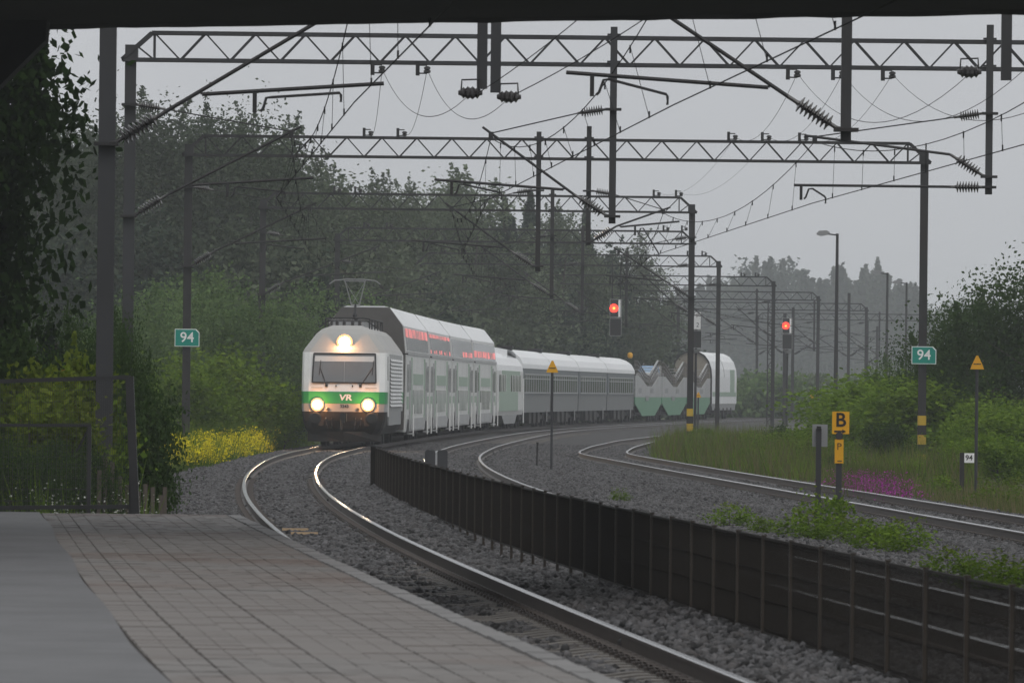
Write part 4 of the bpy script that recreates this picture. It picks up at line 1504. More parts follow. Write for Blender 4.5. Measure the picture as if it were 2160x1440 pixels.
# end board of the fence
MB().box((FX(d) - .01, d + .03, .40), (.22, .02, .84), -.3).build('end_board', M['fence'], mf)
MB().bar((FX(d) - .12, d, .83), (FX(d) + .12, d - .1, .80), .03).build('end_cap', M['steel'], mf)
gb = thing('grey_cabinet', 'small grey trackside cabinet pair behind the left part of the dark fence', 'cabinet', (-1.73, 189, -.25))
for x in (-.16, .13):
    MB().prism([(x - .12, 0), (x + .12, 0), (x + .12, .82), (x + .09, .86), (x - .09, .86), (x - .12, .82)], 'y', -.12, .12).build('box', M['steel'], gb)
MB().box((-.01, -.02, .4), (.05, .18, .8)).build('divider', M['lgrey'], gb)

# ------------------------------------------------------------------ fences at the platform end, left
ff = thing('mesh_fence', 'tall fine mesh fence closing the platform end at the left', 'fence', (0, 97.2, .0))
def wire_panel(x0, x1, z0a, z0b, z1a, z1b, y, step, r, par, mat_, hor=.2):
    m_ = MB()
    n = int((x1 - x0) / step)
    for i in range(n + 1):
        t = i / n
        x = x0 + (x1 - x0) * t
        m_.box((x, y, ((z0a + (z0b - z0a) * t) + (z1a + (z1b - z1a) * t)) / 2), (r, r, (z1a + (z1b - z1a) * t) - (z0a + (z0b - z0a) * t)))
    k = int((z1a - z0a) / hor)
    for j in range(k + 1):
        t = j / k
        m_.bar((x0, y + .006, z0a + (z1a - z0a) * t), (x1, y + .006, z0b + (z1b - z0b) * t), r)
    return m_.build('mesh_panel', mat_, par)
wire_panel(-7.6, -4.62, .47, .50, 1.98, 2.12, 0, .026, .0045, ff, M['fencegrey'], .12)
MB().bar((-7.6, 0, 1.99), (-4.6, 0, 2.12), .05).build('top_rail', M['fencegrey'], ff)
MB().bar((-7.6, 0, .50), (-4.6, 0, .56), .05).build('bottom_rail', M['fencegrey'], ff)
p_ = MB()
p_.bar((-4.61, 0, 2.13), (-4.50, 0, .10), .10, .10)
p_.build('end_post', M['fencegrey'], ff)
MB().bar((-4.58, 0, .35), (-4.58, 0, 2.1), .045).build('post', M['fencegrey'], ff)
lf = thing('low_fence', 'lower wire fence with pale handrail standing behind the platform end fence', 'fence', (0, 100.2, 0))
MB().bar((-7.7, 0, 1.50), (-5.22, 0, 1.52), .035).build('handrail', M['steel'], lf)
wire_panel(-7.7, -5.22, -.2, -.2, 1.48, 1.5, 0, .06, .004, lf, M['fencegrey'], .15)
for x in (-6.55, -5.24):
    MB().bar((x, 0, -.3), (x, 0, 1.5), .05).build('post', M['fencegrey'], lf)
MB().bar((-5.24, 0, 1.5), (-5.40, .1, 1.2), .02).build('brace', M['steel'], lf)
pf = thing('picket_fence', 'old grey wooden pickets left of the ballast behind the mesh fence', 'fence', (0, 0, 0))
for i in range(11):
    y = 104.5 + i * .55
    x = -5.35 + i * .065 + rnd.uniform(-.02, .02)
    h_ = 1.35 + rnd.uniform(-.15, .12) - i * .05
    MB().box((x, y, h_ / 2 - .3), (.055, .025, h_), .4).build('picket', M['wood'], pf)

# ------------------------------------------------------------------ signs and posts
def bsign():
    D = 124.5
    t = thing('platform_sign', 'yellow sign with black B and arrow above a small yellow P plate', 'sign', (5.07, D, -.3))
    MB().box((0, 0, .88), (.09, .05, 1.76)).build('post', M['steel'], t)
    s = MB().box((.02, -.045, 1.87), (.265, .012, .345), 0)
    pl_ = s.build('letter_plate', M['yellow'], t)
    obj('letter', text_mesh('letter', 'B', .30, M['black'], .004, 0, .006), pl_, (.02, -.054, 1.905))
    ar = MB().prism([(-.08, 1.723), (.045, 1.723), (.045, 1.703), (.105, 1.737), (.045, 1.771), (.045, 1.751), (-.08, 1.751)], 'y', -.056, -.0525)
    ar.build('arrow', M['black'], pl_)
    p2 = MB().box((.0, -.045, 1.43), (.135, .012, .37)).build('small_plate', M['yellow'], t)
    obj('letter', text_mesh('letter', 'P', .15, M['black'], .004), p2, (0, -.054, 1.50))
    MB().box((.01, -.054, 1.28), (.07, .004, .016)).build('dash_mark', M['black'], p2)
    MB().tube((0, -.06, 1.67), (0, .0, 1.67), .06, 10).build('clamp', M['steel'], t)
bsign()
t = thing('back_sign', 'grey sign seen from behind on a post left of the yellow B sign', 'sign', (4.83, 126.5, -.3))
MB().box((0, -.03, .82), (.085, .05, 1.9)).build('post', M['steel'], t)
MB().box((.02, .02, 1.66), (.24, .012, .35)).build('plate', M['mgrey'], t)
MB().box((-.0, -.06, 1.78), (.07, .03, .05)).build('clamp', M['black'], t)

def tri_sign(x, D, z, base, sz, label, far=False):
    t = thing('warning_sign', label, 'sign', (x, D, base), 0, 'yellow triangle signs on thin posts')
    MB().tube((0, 0, 0), (0, 0, z - base - sz * .1), .035 if not far else .05, 8).build('post', M['steel'], t)
    h = sz
    zz = z - base
    pl_ = MB().prism([(-h * .5, zz - h * .45), (h * .5, zz - h * .45), (h * .42, zz - h * .2), (h * .07, zz + h * .55), (-h * .07, zz + h * .55), (-h * .42, zz - h * .2)], 'y', -.07, -.055).build('plate', M['yellow'], t)
    MB().box((0, -.075, zz - h * .07), (h * .56, .006, h * .075)).build('black_bar', M['black'], pl_)
tri_sign(1.13, 224, 2.68, -.25, .33, 'yellow triangle sign on a thin post in front of the grey sleeping cars')
tri_sign(10.22, 177, 2.73, -.3, .30, 'yellow triangle sign on a post at the right before the dark bushes')
for x, D, z, lab in ((10.9, 470, 1.9, 'tiny yellow sign right of the striped post before the carriers'), (21.6, 580, 1.9, 'tiny far yellow sign left of the fourth lattice post in the haze'),
                     (24.3, 575, 2.0, 'tiny far yellow sign beside the tallest lamp post')):
    tri_sign(x, D, z, -.3, .32, lab, True)
o = thing('orange_marker', 'low orange marker box between the far rails near the carriers', 'marker', (9.2, 395, -.2))
MB().prism([(-.5, 0), (.5, 0), (.4, .22), (-.4, .22)], 'y', -.25, .25).build('cover', M['orange'], o)
MB().box((0, 0, -.02), (1.1, .6, .05)).build('base', M['darksteel'], o)
# white 94 plate on a black post
t = thing('marker_post', 'short black post with white 94 plate in the weeds at the right', 'marker post', (10.5, 186, -.4))
MB().box((-.085, 0, .55), (.10, .10, 1.1)).build('post', M['black'], t)
pl_ = MB().box((.075, -.03, .98), (.24, .02, .22)).build('plate', M['signwhite'], t)
obj('digits', text_mesh('digits', '94', .17, M['black'], .004, 0, .003), pl_, (.075, -.043, .98))
t = thing('black_stake', 'thin black stake in the ballast between the middle tracks', 'stake', (.76, 236, -.3))
MB().tube((0, 0, 0), (.02, 0, .78), .03, 6).build('rod', M['black'], t)
MB().tube((.02, 0, .78), (.02, 0, .82), .04, 6).build('cap', M['black'], t)
for k, (x, y, lab) in enumerate(((-3.26, 122.4, 'upper one of two pale sticks lying between the rails'), (-3.04, 119.2, 'lower one of two pale sticks lying between the rails'))):
    o = MB().box((0, 0, 0), (.40, .05, .035)).build('wooden_stick', M['stickwood'], None, loc=(x, y, -.13), rz=.05 + k * .03)
    tag(o, lab, 'stick', 'sticks between the rails')

# ------------------------------------------------------------------ signals
def signal(x, D, zc, label, mast=True, hang=None, lit=True, plate_txt=None):
    t = thing('railway_signal', label, 'signal', (x, D, -.3), 0, 'railway light signals')
    z = zc + .3
    up_ = MB().box((0, 0, z + .52), (.62, .10, .96))
    u = up_.build('signal_head', M['black'], t)
    if lit:
        MB().lathe((-.10, -.05, z + .52), (-.10, -.10, z + .52), [(0, .24), (.05, .21)], 14).build('red_lens', M['redlight'], u)
        MB().lathe((-.10, -.10, z + .52), (-.10, -.12, z + .52), [(0, .075), (.02, .06)], 12).build('lens_core', M['redcore'], u)
        for zz in (.22, .82):
            MB().lathe((-.10, -.05, z + zz), (-.10, -.07, z + zz), [(0, .10), (.02, .09)], 12).build('lens', M['glass'], u)
    w = MB().box((.20, -.06, z + .52), (.12, .02, .92)).build('side_plate', M['signwhite'], u)
    b_ = MB()
    for (a, c, e, f) in ((-.31, .04, -.31, 1.0), (.31, .04, .31, 1.0), (-.31, .04, .31, .04), (-.31, 1.0, .31, 1.0)):
        b_.bar((a, -.06, z + c), (e, -.06, z + f), .025)
    b_.build('border', M['lgrey'], u)
    l_ = MB().box((0, 0, z - .50), (.62, .10, .94)).build('lower_head', M['black'], t)
    b_ = MB()
    for (a, c, e, f) in ((-.31, -.97, -.31, -.03), (.31, -.97, .31, -.03), (-.31, -.97, .31, -.97), (-.31, -.03, .31, -.03)):
        b_.bar((a, -.06, z + c), (e, -.06, z + f), .02)
    b_.build('border', M['lgrey'], l_)
    if plate_txt:
        MB().box((0.02, -.062, z + .52), (.5, .02, .92)).build('letter_board', M['signwhite'], u)
        for k, ch in enumerate(plate_txt):
            obj('letter', text_mesh('letter', ch, .34, M['black'], .004), u, (.1, -.075, z + .80 - k * .52))
    if hang:
        h_ = MB()
        for xx in (-.2, .25):
            h_.bar((xx, .1, z - .9), (xx, .1, hang + .3), .07)
        h_.bar((-.2, .1, z + 1.2), (.25, .1, z + 1.2), .05)
        h_.build('hanger', M['darksteel'], t)
    if mast:
        MB().tube((.02, .1, 0), (.02, .1, z + 1.0), .07, 8).build('mast', M['darksteel'], t)
        MB().lathe((.02, .0, z - 1.25), (.02, .0, z - 1.05), [(0, .1), (.1, .2), (.2, .28)], 10).build('mast_collar', M['lgrey'], t)
        MB().box((.02, .1, .15), (.5, .4, .3)).build('footing', M['conc'], t)
signal(5.62, 438.2, 6.05, 'red lit signal hanging from a portal above the grey sleeping cars', mast=False, hang=9.0)
signal(17.55, 514, 5.85, 'red lit signal on a mast at the right, before the hazy spruces')
signal(10.05, 441, 5.45, 'unlit signal with white letter board half hidden by the striped post', lit=False, plate_txt='P2')

# ------------------------------------------------------------------ lamp posts and lattice masts
def lamp(x, D, h, label):
    t = thing('lamp_post', label, 'lamp post', (x, D, -.4), 0, 'lamp posts at the right')
    MB().tube((0, 0, 0), (0, 0, h), .13, 10, .075).build('pole', M['darksteel'], t)
    MB().path([(0, 0, h - .08), (-.25, -.02, h - .06), (-.55, -.04, h - .02)], .045, 6).build('arm', M['darksteel'], t)
    hd_ = MB().prism([(-.95, .0), (-.85, .10), (-.55, .12), (-.4, .04), (-.5, -.06), (-.75, -.11), (-.93, -.06)], 'y', -.16, .12)
    o = hd_.build('lamp_head', M['mgrey'], t)
    o.location.z = h
    o.scale = (1.35, 1.35, 1.35)
    o.location.x = .15
lamp(17.5, 435, 11.1, 'tallest lamp post, left of the other two, above the yellow B sign')
lamp(26.6, 572, 11.1, 'middle lamp post of the three in the haze at the right')
lamp(31.0, 634, 11.3, 'rightmost and smallest lamp post, beside the dark 94 sign post')
def lattice(x, D, h, w, label):
    t = thing('lattice_mast', label, 'lattice mast', (x, D, -.4), 0, 'lattice masts in the haze')
    m_ = MB()
    for sx in (-1, 1):
        for sy in (-1, 1):
            m_.bar((sx * w / 2, sy * w / 2, 0), (sx * w / 2, sy * w / 2, h), .07)
    m_.build('legs', M['darksteel'], t)
    n = int(h / (w * 1.1))
    b_ = MB()
    for i in range(n):
        z0, z1 = h * i / n, h * (i + 1) / n
        s = 1 if i % 2 else -1
        for y in (-w / 2, w / 2):
            b_.bar((-s * w / 2, y, z0), (s * w / 2, y, z1), .045)
        b_.bar((-w / 2, -w / 2, z1), (w / 2, -w / 2, z1), .04)
    b_.build('lattice', M['darksteel'], t)
lattice(.52, 512, 10.6, .50, 'lattice mast behind the low green coach, before the wood')
lattice(11.6, 650, 7.4, .42, 'slim lattice mast rising behind the open car carriers')
lattice(17.6, 548, 8.6, .42, 'lattice mast left of the mast signal at the right')
def pole(x, D, h, label, arms=((1, 5.6, 7.2, 2.6),)):
    t = thing('catenary_mast', label, 'catenary mast', (x, D, -.4), 0, 'single catenary masts in the haze')
    MB().box((0, 0, h / 2), (.24, .24, h)).build('post', M['darksteel'], t)
    for s, z0, z1, w in arms:
        m_ = MB().tube((0, -.15, z0), (s * w, -.15, z1), .035, 6)
        m_.tube((0, -.15, z1 + .5), (s * w, -.15, z1), .02, 5)
        m_.tube((s * .6, -.15, z0 + .55), (s * (w + .5), -.15, z0 + .75), .035, 6)
        m_.tube((s * .8, -.15, z0 + .5), (s * (w - .1), -.15, z0 + .3), .025, 5)
        o = m_.build('cantilever', M['darksteel'], t)
        insulator((s * .1, -.15, z0 + .06), (s * .7, -.15, z0 + .42), o)
pole(2.6, 560, 8.0, 'hazy single mast just right of the red hanging signal, behind the roofs', ((1, 5.4, 7.2, 2.6),))
pole(23.0, 660, 9.5, 'hazy mast right of the mast signal, behind its collar')
pole(28.4, 680, 11.0, 'hazy tall mast between the tallest and middle lamp posts', ((-1, 5.6, 7.2, 2.6), (1, 5.6, 7.2, 2.2)))
pole(33.5, 760, 9.5, 'faint mast just right of the middle lamp post', ((1, 5.4, 7.0, 2.4),))
pole(37.6, 830, 9.5, 'faintest mast left of the rightmost lamp post', ((-1, 5.4, 7.0, 2.4),))
pole(20.3, 600, 8.4, 'hazy mast between the mast signal and the striped lamp base', ((-1, 5.4, 7.0, 2.4),))

# ------------------------------------------------------------------ vegetation
def leaf_quads(P, size, r, asp=1.5, up=0.25):
    """one diamond leaf at every point of P"""
    n = len(P)
    a = r.normal(size=(n, 3))
    a /= np.linalg.norm(a, axis=1)[:, None]
    b_ = r.normal(size=(n, 3))
    b_[:, 2] += up
    a[:, 2] /= 1 + up * 1.2
    a /= np.linalg.norm(a, axis=1)[:, None]
    b_[:, 2] *= .5
    c = np.cross(np.cross(a, np.array([0, 0, 1.0]) * up + r.normal(size=(n, 3)) * .8), a) * 0 + np.cross(np.array([0, 0, 1.0]) * up * 1.6 + r.normal(size=(n, 3)) * .7, a)
    c /= np.linalg.norm(c, axis=1)[:, None] + 1e-9
    s = (np.asarray(size) * r.uniform(.6, 1.35, n))[:, None] * .5
    a = a * s * asp
    c = c * s
    V = np.stack([P - a, P + c * .9 - a * .1, P + a, P - c * .9 - a * .1], 1).reshape(-1, 3)
    F = np.arange(4 * n).reshape(n, 4)
    return V, F
def crown_pts(kind, n, r, H=1.0, Wd=.36, z0=.15):
    """leaf positions of a crown of height H and radius Wd"""
    if kind == 'spruce':
        pts_ = []
        nb = 90
        per = n // nb
        for i in range(nb):
            t = (i / nb) ** .9
            z = H * (z0 + (1 - z0) * t)
            rad = Wd * ((1 - t) ** .85 + .02) * r.uniform(.75, 1.15)
            an = r.uniform(0, 2 * math.pi)
            k = r.uniform(.08, 1, per) ** .7
            spread = rad * .23 * k
            x = np.cos(an) * rad * k + r.normal(0, 1, per) * spread
            y = np.sin(an) * rad * k + r.normal(0, 1, per) * spread
            zz = z - .30 * rad * k + r.normal(0, .013 * H, per)
            pts_.append(np.stack([x, y, zz], 1))
        tip = np.stack([r.normal(0, .006 * H, 60), r.normal(0, .006 * H, 60), H * r.uniform(.93, 1.02, 60)], 1)
        return np.concatenate(pts_ + [tip])
    nb = {'birch': 46, 'aspen': 34, 'shrub': 24, 'maple': 40, 'willow': 30}[kind]
    cs = []
    while len(cs) < nb:
        p = r.uniform(-1, 1, 3)
        if p @ p > 1 or p @ p < .12:
            continue
        u = (p[2] + 1) / 2
        w = {'birch': (.55 + .6 * math.sin(math.pi * min(1, u * .95 + .08))) * (1.0 if u < .6 else 1.25 - u * .55),
             'aspen': .75 + .4 * math.sin(math.pi * u), 'shrub': 1.05 - .35 * u, 'maple': .8 + .35 * math.sin(math.pi * u), 'willow': .9 + .2 * math.sin(math.pi * u)}[kind]
        cs.append((p[0] * Wd * w, p[1] * Wd * w, H * (z0 + (1 - z0) * u)))
    cs = np.array(cs)
    sz = r.uniform(.6, 1.35, nb)
    w = sz ** 2 / np.sum(sz ** 2)
    idx = r.choice(nb, n, p=w)
    sg = Wd * .22 * sz[idx]
    off = r.normal(size=(n, 3)) * sg[:, None]
    off[:, 2] *= .8 if kind != 'birch' else 1.25
    P = cs[idx] + off
    if kind == 'birch':
        P[:, 2] -= np.abs(r.normal(0, .02 * H, n)) * (np.hypot(P[:, 0], P[:, 1]) / Wd)
    # upright shoots on the outline
    ns = n // 9
    k = 26 if kind in ('willow', 'shrub', 'aspen') else 18
    base = cs[r.integers(0, nb, k)] + np.array([0, 0, .03 * H])
    si = r.integers(0, k, ns)
    t = r.uniform(0, 1, ns)
    dirv = np.stack([r.normal(0, .25, k), r.normal(0, .25, k), np.ones(k)], 1)
    L_ = r.uniform(.08, .17, k) * H
    Q = base[si] + dirv[si] * (t * L_[si])[:, None] + r.normal(size=(ns, 3)) * (.018 * H * (1.15 - t))[:, None]
    P = np.concatenate([P[:n - ns], Q])
    P = P * np.array([1, 1, H / np.quantile(P[:, 2], .997)])
    return P[P[:, 2] > 0.01 * H]
def trunk_mesh(kind, r, H, Wd, name, m_):
    t = MB()
    n = 6
    zs = np.linspace(0, H * (.93 if kind == 'spruce' else .8), 6)
    bx, by = 0.0, 0.0
    ptsr = []
    for i, z in enumerate(zs):
        ptsr.append((Vector((bx, by, z)), .016 * H * (1 - .8 * i / 5)))
        bx += r.normal(0, .008 * H)
        by += r.normal(0, .008 * H)
    for i in range(5):
        t.tube(ptsr[i][0], ptsr[i + 1][0], ptsr[i][1], 6, ptsr[i + 1][1], cap=False)
    nl = 9 if kind != 'spruce' else 5
    for i in range(nl):
        u = r.uniform(.22, .85)
        p, rr = ptsr[min(4, int(u * 5))]
        an = r.uniform(0, 6.28)
        ln = Wd * r.uniform(.45, .85)
        q = p + Vector((math.cos(an) * ln, math.sin(an) * ln, ln * r.uniform(.3, .9)))
        t.tube(p, q, rr * .45, 5, rr * .12, cap=False)
    return t.mesh(name, m_, recalc=False)
KIND = {}
def make_kind(key, kind, H, Wd, n, leaf, lm, bm2, seeds, z0=.15, extra=None, up=.25):
    out = []
    for s in seeds:
        r = np.random.default_rng(s)
        P = crown_pts(kind, n, r, H, Wd, z0)
        V, F = leaf_quads(P, leaf, r, 1.5 if kind != 'spruce' else 2.2, up)
        mi = None
        mats = [M[lm]]
        if extra:
            mats.append(M[extra[0]])
            hz = P[:, 2] / H + r.normal(0, .12, len(P))
            mi = (hz > extra[1]).astype(int)
        out.append((np_mesh('crown', V, F, mats, mi), trunk_mesh(kind, r, H, Wd, 'trunk', M[bm2]), H, P))
    KIND[key] = out
make_kind('birch', 'birch', 17.0, 3.6, 22000, .14, 'leaf_birch', 'birchbark', (1, 2, 3, 4), .18, up=.45)
make_kind('aspen', 'aspen', 15.0, 3.4, 22000, .145, 'leaf_aspen', 'bark', (5, 6, 7), .12, up=.45)
make_kind('spruce', 'spruce', 16.0, 2.7, 15000, .16, 'leaf_spruce', 'bark', (8, 9, 10), .06)
make_kind('willow', 'willow', 6.0, 2.4, 17000, .095, 'leaf_willow', 'bark', (11, 12, 13), .02)
make_kind('maple', 'maple', 7.5, 2.6, 56000, .105, 'leaf_dark', 'bark', (14,), .25)
make_kind('darkshrub', 'shrub', 3.2, 1.3, 9000, .08, 'leaf_mid', 'bark', (15, 16), .02)
make_kind('shrub', 'shrub', 2.6, 1.3, 10000, .07, 'leaf_bright', 'bark', (17, 18, 19), .01)
make_kind('sapling', 'shrub', 2.2, .65, 4200, .062, 'leaf_bright', 'bark', (20, 21), .05, ('leaf_lime', .62))
make_kind('rusty', 'shrub', 2.2, .5, 1900, .065, 'leaf_lime', 'bark', (22,), .1, ('leaf_rust', 1.12))
make_kind('smallbush', 'willow', .8, .42, 1000, .045, 'leaf_bright', 'bark', (23, 24, 25), .01, ('leaf_lime', .9))
make_kind('alder', 'maple', 7.0, 2.6, 20000, .095, 'leaf_mid', 'bark', (26, 27), .02)
def plant(key, var, x, y, h, label, cat, group, name, rz=None, w=1.0, z=-.4):
    cm, tm, H, _ = KIND[key][var % len(KIND[key])]
    t = thing(name, label, cat, (x, y, z), rnd.uniform(0, 6.28) if rz is None else rz, group)
    k = h / H
    t.scale = (k * w, k * w, k)
    obj('crown', cm, t)
    obj('trunk', tm, t)
    return t
# individually recognisable trees of the left-hand wood: x in photo pixels at distance D, top in pixels
F_ = 17000.0
def pxX(px, D, py=600):
    return ((px - 1080) + .011 * (py - 720)) * D / F_
def topz(px, py, D):
    return 2 - ((py - 720) - .011 * (px - 1080) - 105) * D / F_
WT = [  # photo column, photo row of the top, distance, kind, width, label
    (95, 232, 395, 'birch', 1.0, 'hazy birch at the far left skyline, right of the dark near tree'),
    (175, 262, 405, 'birch', 1.0, 'hazy birch on the skyline just left of the nearest grey post'),
    (250, 238, 400, 'birch', .9, 'hazy birch with top between the two grey posts at the left'),
    (320, 212, 395, 'birch', 1.1, 'tall hazy birch on the skyline under the black ribbed insulator'),
    (395, 248, 405, 'birch', 1.0, 'hazy birch right of the tall birch, over the portal corner'),
    (455, 236, 400, 'birch', .95, 'hazy birch left of the twin tops, above the sloped portal end'),
    (525, 232, 398, 'birch', .9, 'hazy birch with pointed top, rightmost of the high skyline'),
    (590, 262, 404, 'birch', 1.0, 'hazy birch where the high skyline steps down'),
    (690, 338, 430, 'aspen', 1.1, 'rounded pale tree standing right below the glinting wire'),
    (745, 370, 440, 'aspen', .9, 'small rounded pale tree between glinting wire and dark gap'),
    (815, 378, 470, 'aspen', 1.0, 'pale upright tree left of the gap in the wood'),
    (865, 395, 490, 'aspen', .8, 'slim pale tree on the left edge of the sky gap'),
    (925, 400, 500, 'aspen', .85, 'pale tree just left of the highest middle tree'),
    (985, 368, 505, 'aspen', 1.15, 'highest pale tree in the middle of the skyline'),
    (1065, 430, 525, 'spruce', .9, 'small dark spruce right of the highest middle tree'),
    (1118, 415, 540, 'spruce', 1.0, 'dark pointed spruce behind the long drop posts'),
    (1180, 440, 550, 'aspen', .95, 'pale grey tree behind the drop post in the middle'),
    (1235, 438, 560, 'spruce', .8, 'pointed spruce whose tip meets the lower drop post end'),
    (1300, 505, 620, 'aspen', 1.0, 'hazy tree directly above the hanging red signal'),
    (1365, 560, 720, 'aspen', 1.0, 'hazy low tree left of the tall striped post'),
]
for i, (px, py, D, k, w, lab) in enumerate(WT):
    x = pxX(px, D, py)
    h = topz(px, py, D) + .4
    nm = {'birch': 'birch_tree', 'aspen': 'aspen_tree', 'spruce': 'spruce_tree'}[k]
    plant(k, i, x, D, h * 1.01, lab, 'tree', 'trees of the hazy wood behind the train', nm, w=w)
# the body of the wood behind and between them, one mass
def mass(name, specs, lm, leaf, n_each, seed):
    r = np.random.default_rng(seed)
    Vs, Fs, mi = [], [], []
    nb = 0
    mats = [M[x] for x in lm]
    for (key, x, y, h, w) in specs:
        k = KIND[key][r.integers(len(KIND[key]))]
        P = k[3][r.choice(len(k[3]), min(n_each, len(k[3])), replace=False)] * (h / k[2])
        an = r.uniform(0, 6.28)
        c, s = math.cos(an), math.sin(an)
        Q = np.stack([(P[:, 0] * c - P[:, 1] * s) * w + x, (P[:, 0] * s + P[:, 1] * c) * w + y, P[:, 2] - .4], 1)
        V, F = leaf_quads(Q, leaf, r, 1.5, .45)
        Vs.append(V)
        Fs.append(F + nb)
        nb += len(V)
        mi.append(np.full(len(F), r.integers(len(mats))))
    return obj(name, np_mesh(name, np.concatenate(Vs), np.concatenate(Fs), mats, np.concatenate(mi)), kind='stuff')
specs = []
rm = random.Random(5)
for i in range(58):
    px = -40 + i * 24 + rm.uniform(-10, 10)
    D = 415 + max(0, px - 560) * .23 + rm.uniform(0, 40)
    D = max(D, np.interp(px + 110, [900, 1000, 1095, 1335, 1555], [390, 420, 470, 590, 690]) + rm.uniform(0, 25))
    base = np.interp(px, [0, 560, 620, 760, 880, 980, 1060, 1200, 1300, 1400], [258, 262, 330, 395, 420, 410, 450, 475, 530, 600])
    h = topz(px, base + rm.uniform(5, 50), D) + .4
    specs.append(('birch' if px < 620 else rm.choice(['aspen', 'aspen', 'spruce']), pxX(px, D), D, h, rm.uniform(.9, 1.2)))
for i in range(46):                                         # understorey filling the foot of the wood
    px = -60 + i * 34 + rm.uniform(-14, 14)
    D = 372 + max(0, px - 560) * .27 + rm.uniform(0, 14)
    if px > 1390:
        continue
    D = max(D, np.interp(px + 150, [900, 1000, 1095, 1335, 1555], [385, 410, 455, 560, 670]) + rm.uniform(0, 14))
    h = topz(px, np.interp(px, [0, 600, 1000, 1400], [470, 500, 600, 660]) + rm.uniform(-40, 40), D) + .4
    specs.append(('willow', pxX(px, D), D, max(4.5, h), rm.uniform(.8, 1.1)))
mass('wood', specs, ['leaf_birch', 'leaf_aspen', 'leaf_spruce', 'leaf_birch'], .24, 5000, 31)
# far woods on the right
specs = []
for i in range(70):
    px = 1395 + i * 8.2 + rm.uniform(-4, 4)
    D = 1800 + rm.uniform(-60, 90)
    base = np.interp(px, [1395, 1480, 1560, 1600, 1655, 1700, 1740, 1760, 1800, 1850, 1880, 1925, 1970], [640, 600, 590, 552, 545, 580, 585, 565, 590, 560, 590, 605, 680])
    h = topz(px, base - 14 + rm.uniform(0, 32), D) + .4
    specs.append(('spruce' if px > 1690 or rm.random() < .4 else 'aspen', pxX(px, D), D, max(3, h), rm.uniform(.9, 1.3)))
mass('far_wood', specs, ['leaf_spruce', 'leaf_spruce', 'leaf_birch'], .8, 1500, 32)
specs = []
for i in range(46):
    px = 1900 + i * 8 + rm.uniform(-4, 4)
    D = 2300 + rm.uniform(-60, 120)
    base = np.interp(px, [1900, 1980, 2010, 2045, 2070, 2110, 2160, 2260], [700, 640, 630, 645, 625, 655, 650, 660])
    h = topz(px, base + rm.uniform(0, 25), D) + .4
    specs.append(('aspen' if rm.random() < .6 else 'spruce', pxX(px, D), D, max(4, h), rm.uniform(1, 1.4)))
mass('farthest_wood', specs, ['leaf_spruce', 'leaf_birch'], 1.2, 800, 33)
specs = []
for i in range(80):                                         # low growth along the far right of the yard and behind the train's tail
    px = 1330 + i * 10 + rm.uniform(-5, 5)
    D = 700 + (i % 4) * 28 + rm.uniform(-8, 8)
    specs.append(('willow', pxX(px, D), D, rm.uniform(2.6, 4.6), rm.uniform(1.0, 1.6)))
mass('far_thicket', specs, ['leaf_willow', 'leaf_aspen'], .36, 900, 34)

# lighter trees along the line at the left, in front of the wood
LT = [(285, 640, 292, 'willow', 1.0, 'light green bushy tree right of the second grey post, behind the fence'),
      (345, 600, 325, 'willow', 1.1, 'light green tree left of the post with the green sign'),
      (415, 575, 338, 'willow', 1.1, 'light green tree whose top shows just right of the sign post'),
      (470, 610, 300, 'willow', 1.0, 'bright willow between the sign post and the next dark post'),
      (520, 650, 316, 'willow', 1.0, 'willow just left of the dark post beside the yellow flowers'),
      (580, 640, 345, 'willow', 1.1, 'willow between the dark post and the locomotive'),
      (615, 720, 318, 'willow', .9, 'low yellowish willow touching the left side of the locomotive'),
      (655, 600, 372, 'willow', 1.0, 'green tree rising behind the locomotive roof'),
      (440, 740, 285, 'shrub', 1.3, 'low light green shrub behind the yellow flowers'),
      (375, 780, 262, 'shrub', 1.2, 'low shrub at the foot of the post with the green sign'),
      (505, 790, 288, 'shrub', 1.3, 'low shrub right above the yellow flowers'),
      (600, 830, 296, 'shrub', 1.0, 'low dark shrub at the foot of the dark post by the locomotive')]
for i, (px, py, D, k, w, lab) in enumerate(LT):
    plant(k, i, pxX(px, D, py), D, topz(px, py, D) + .4, lab, 'tree' if k == 'willow' else 'shrub', 'light green trees along the left of the line', 'willow_tree' if k == 'willow' else 'shrub', w=w)
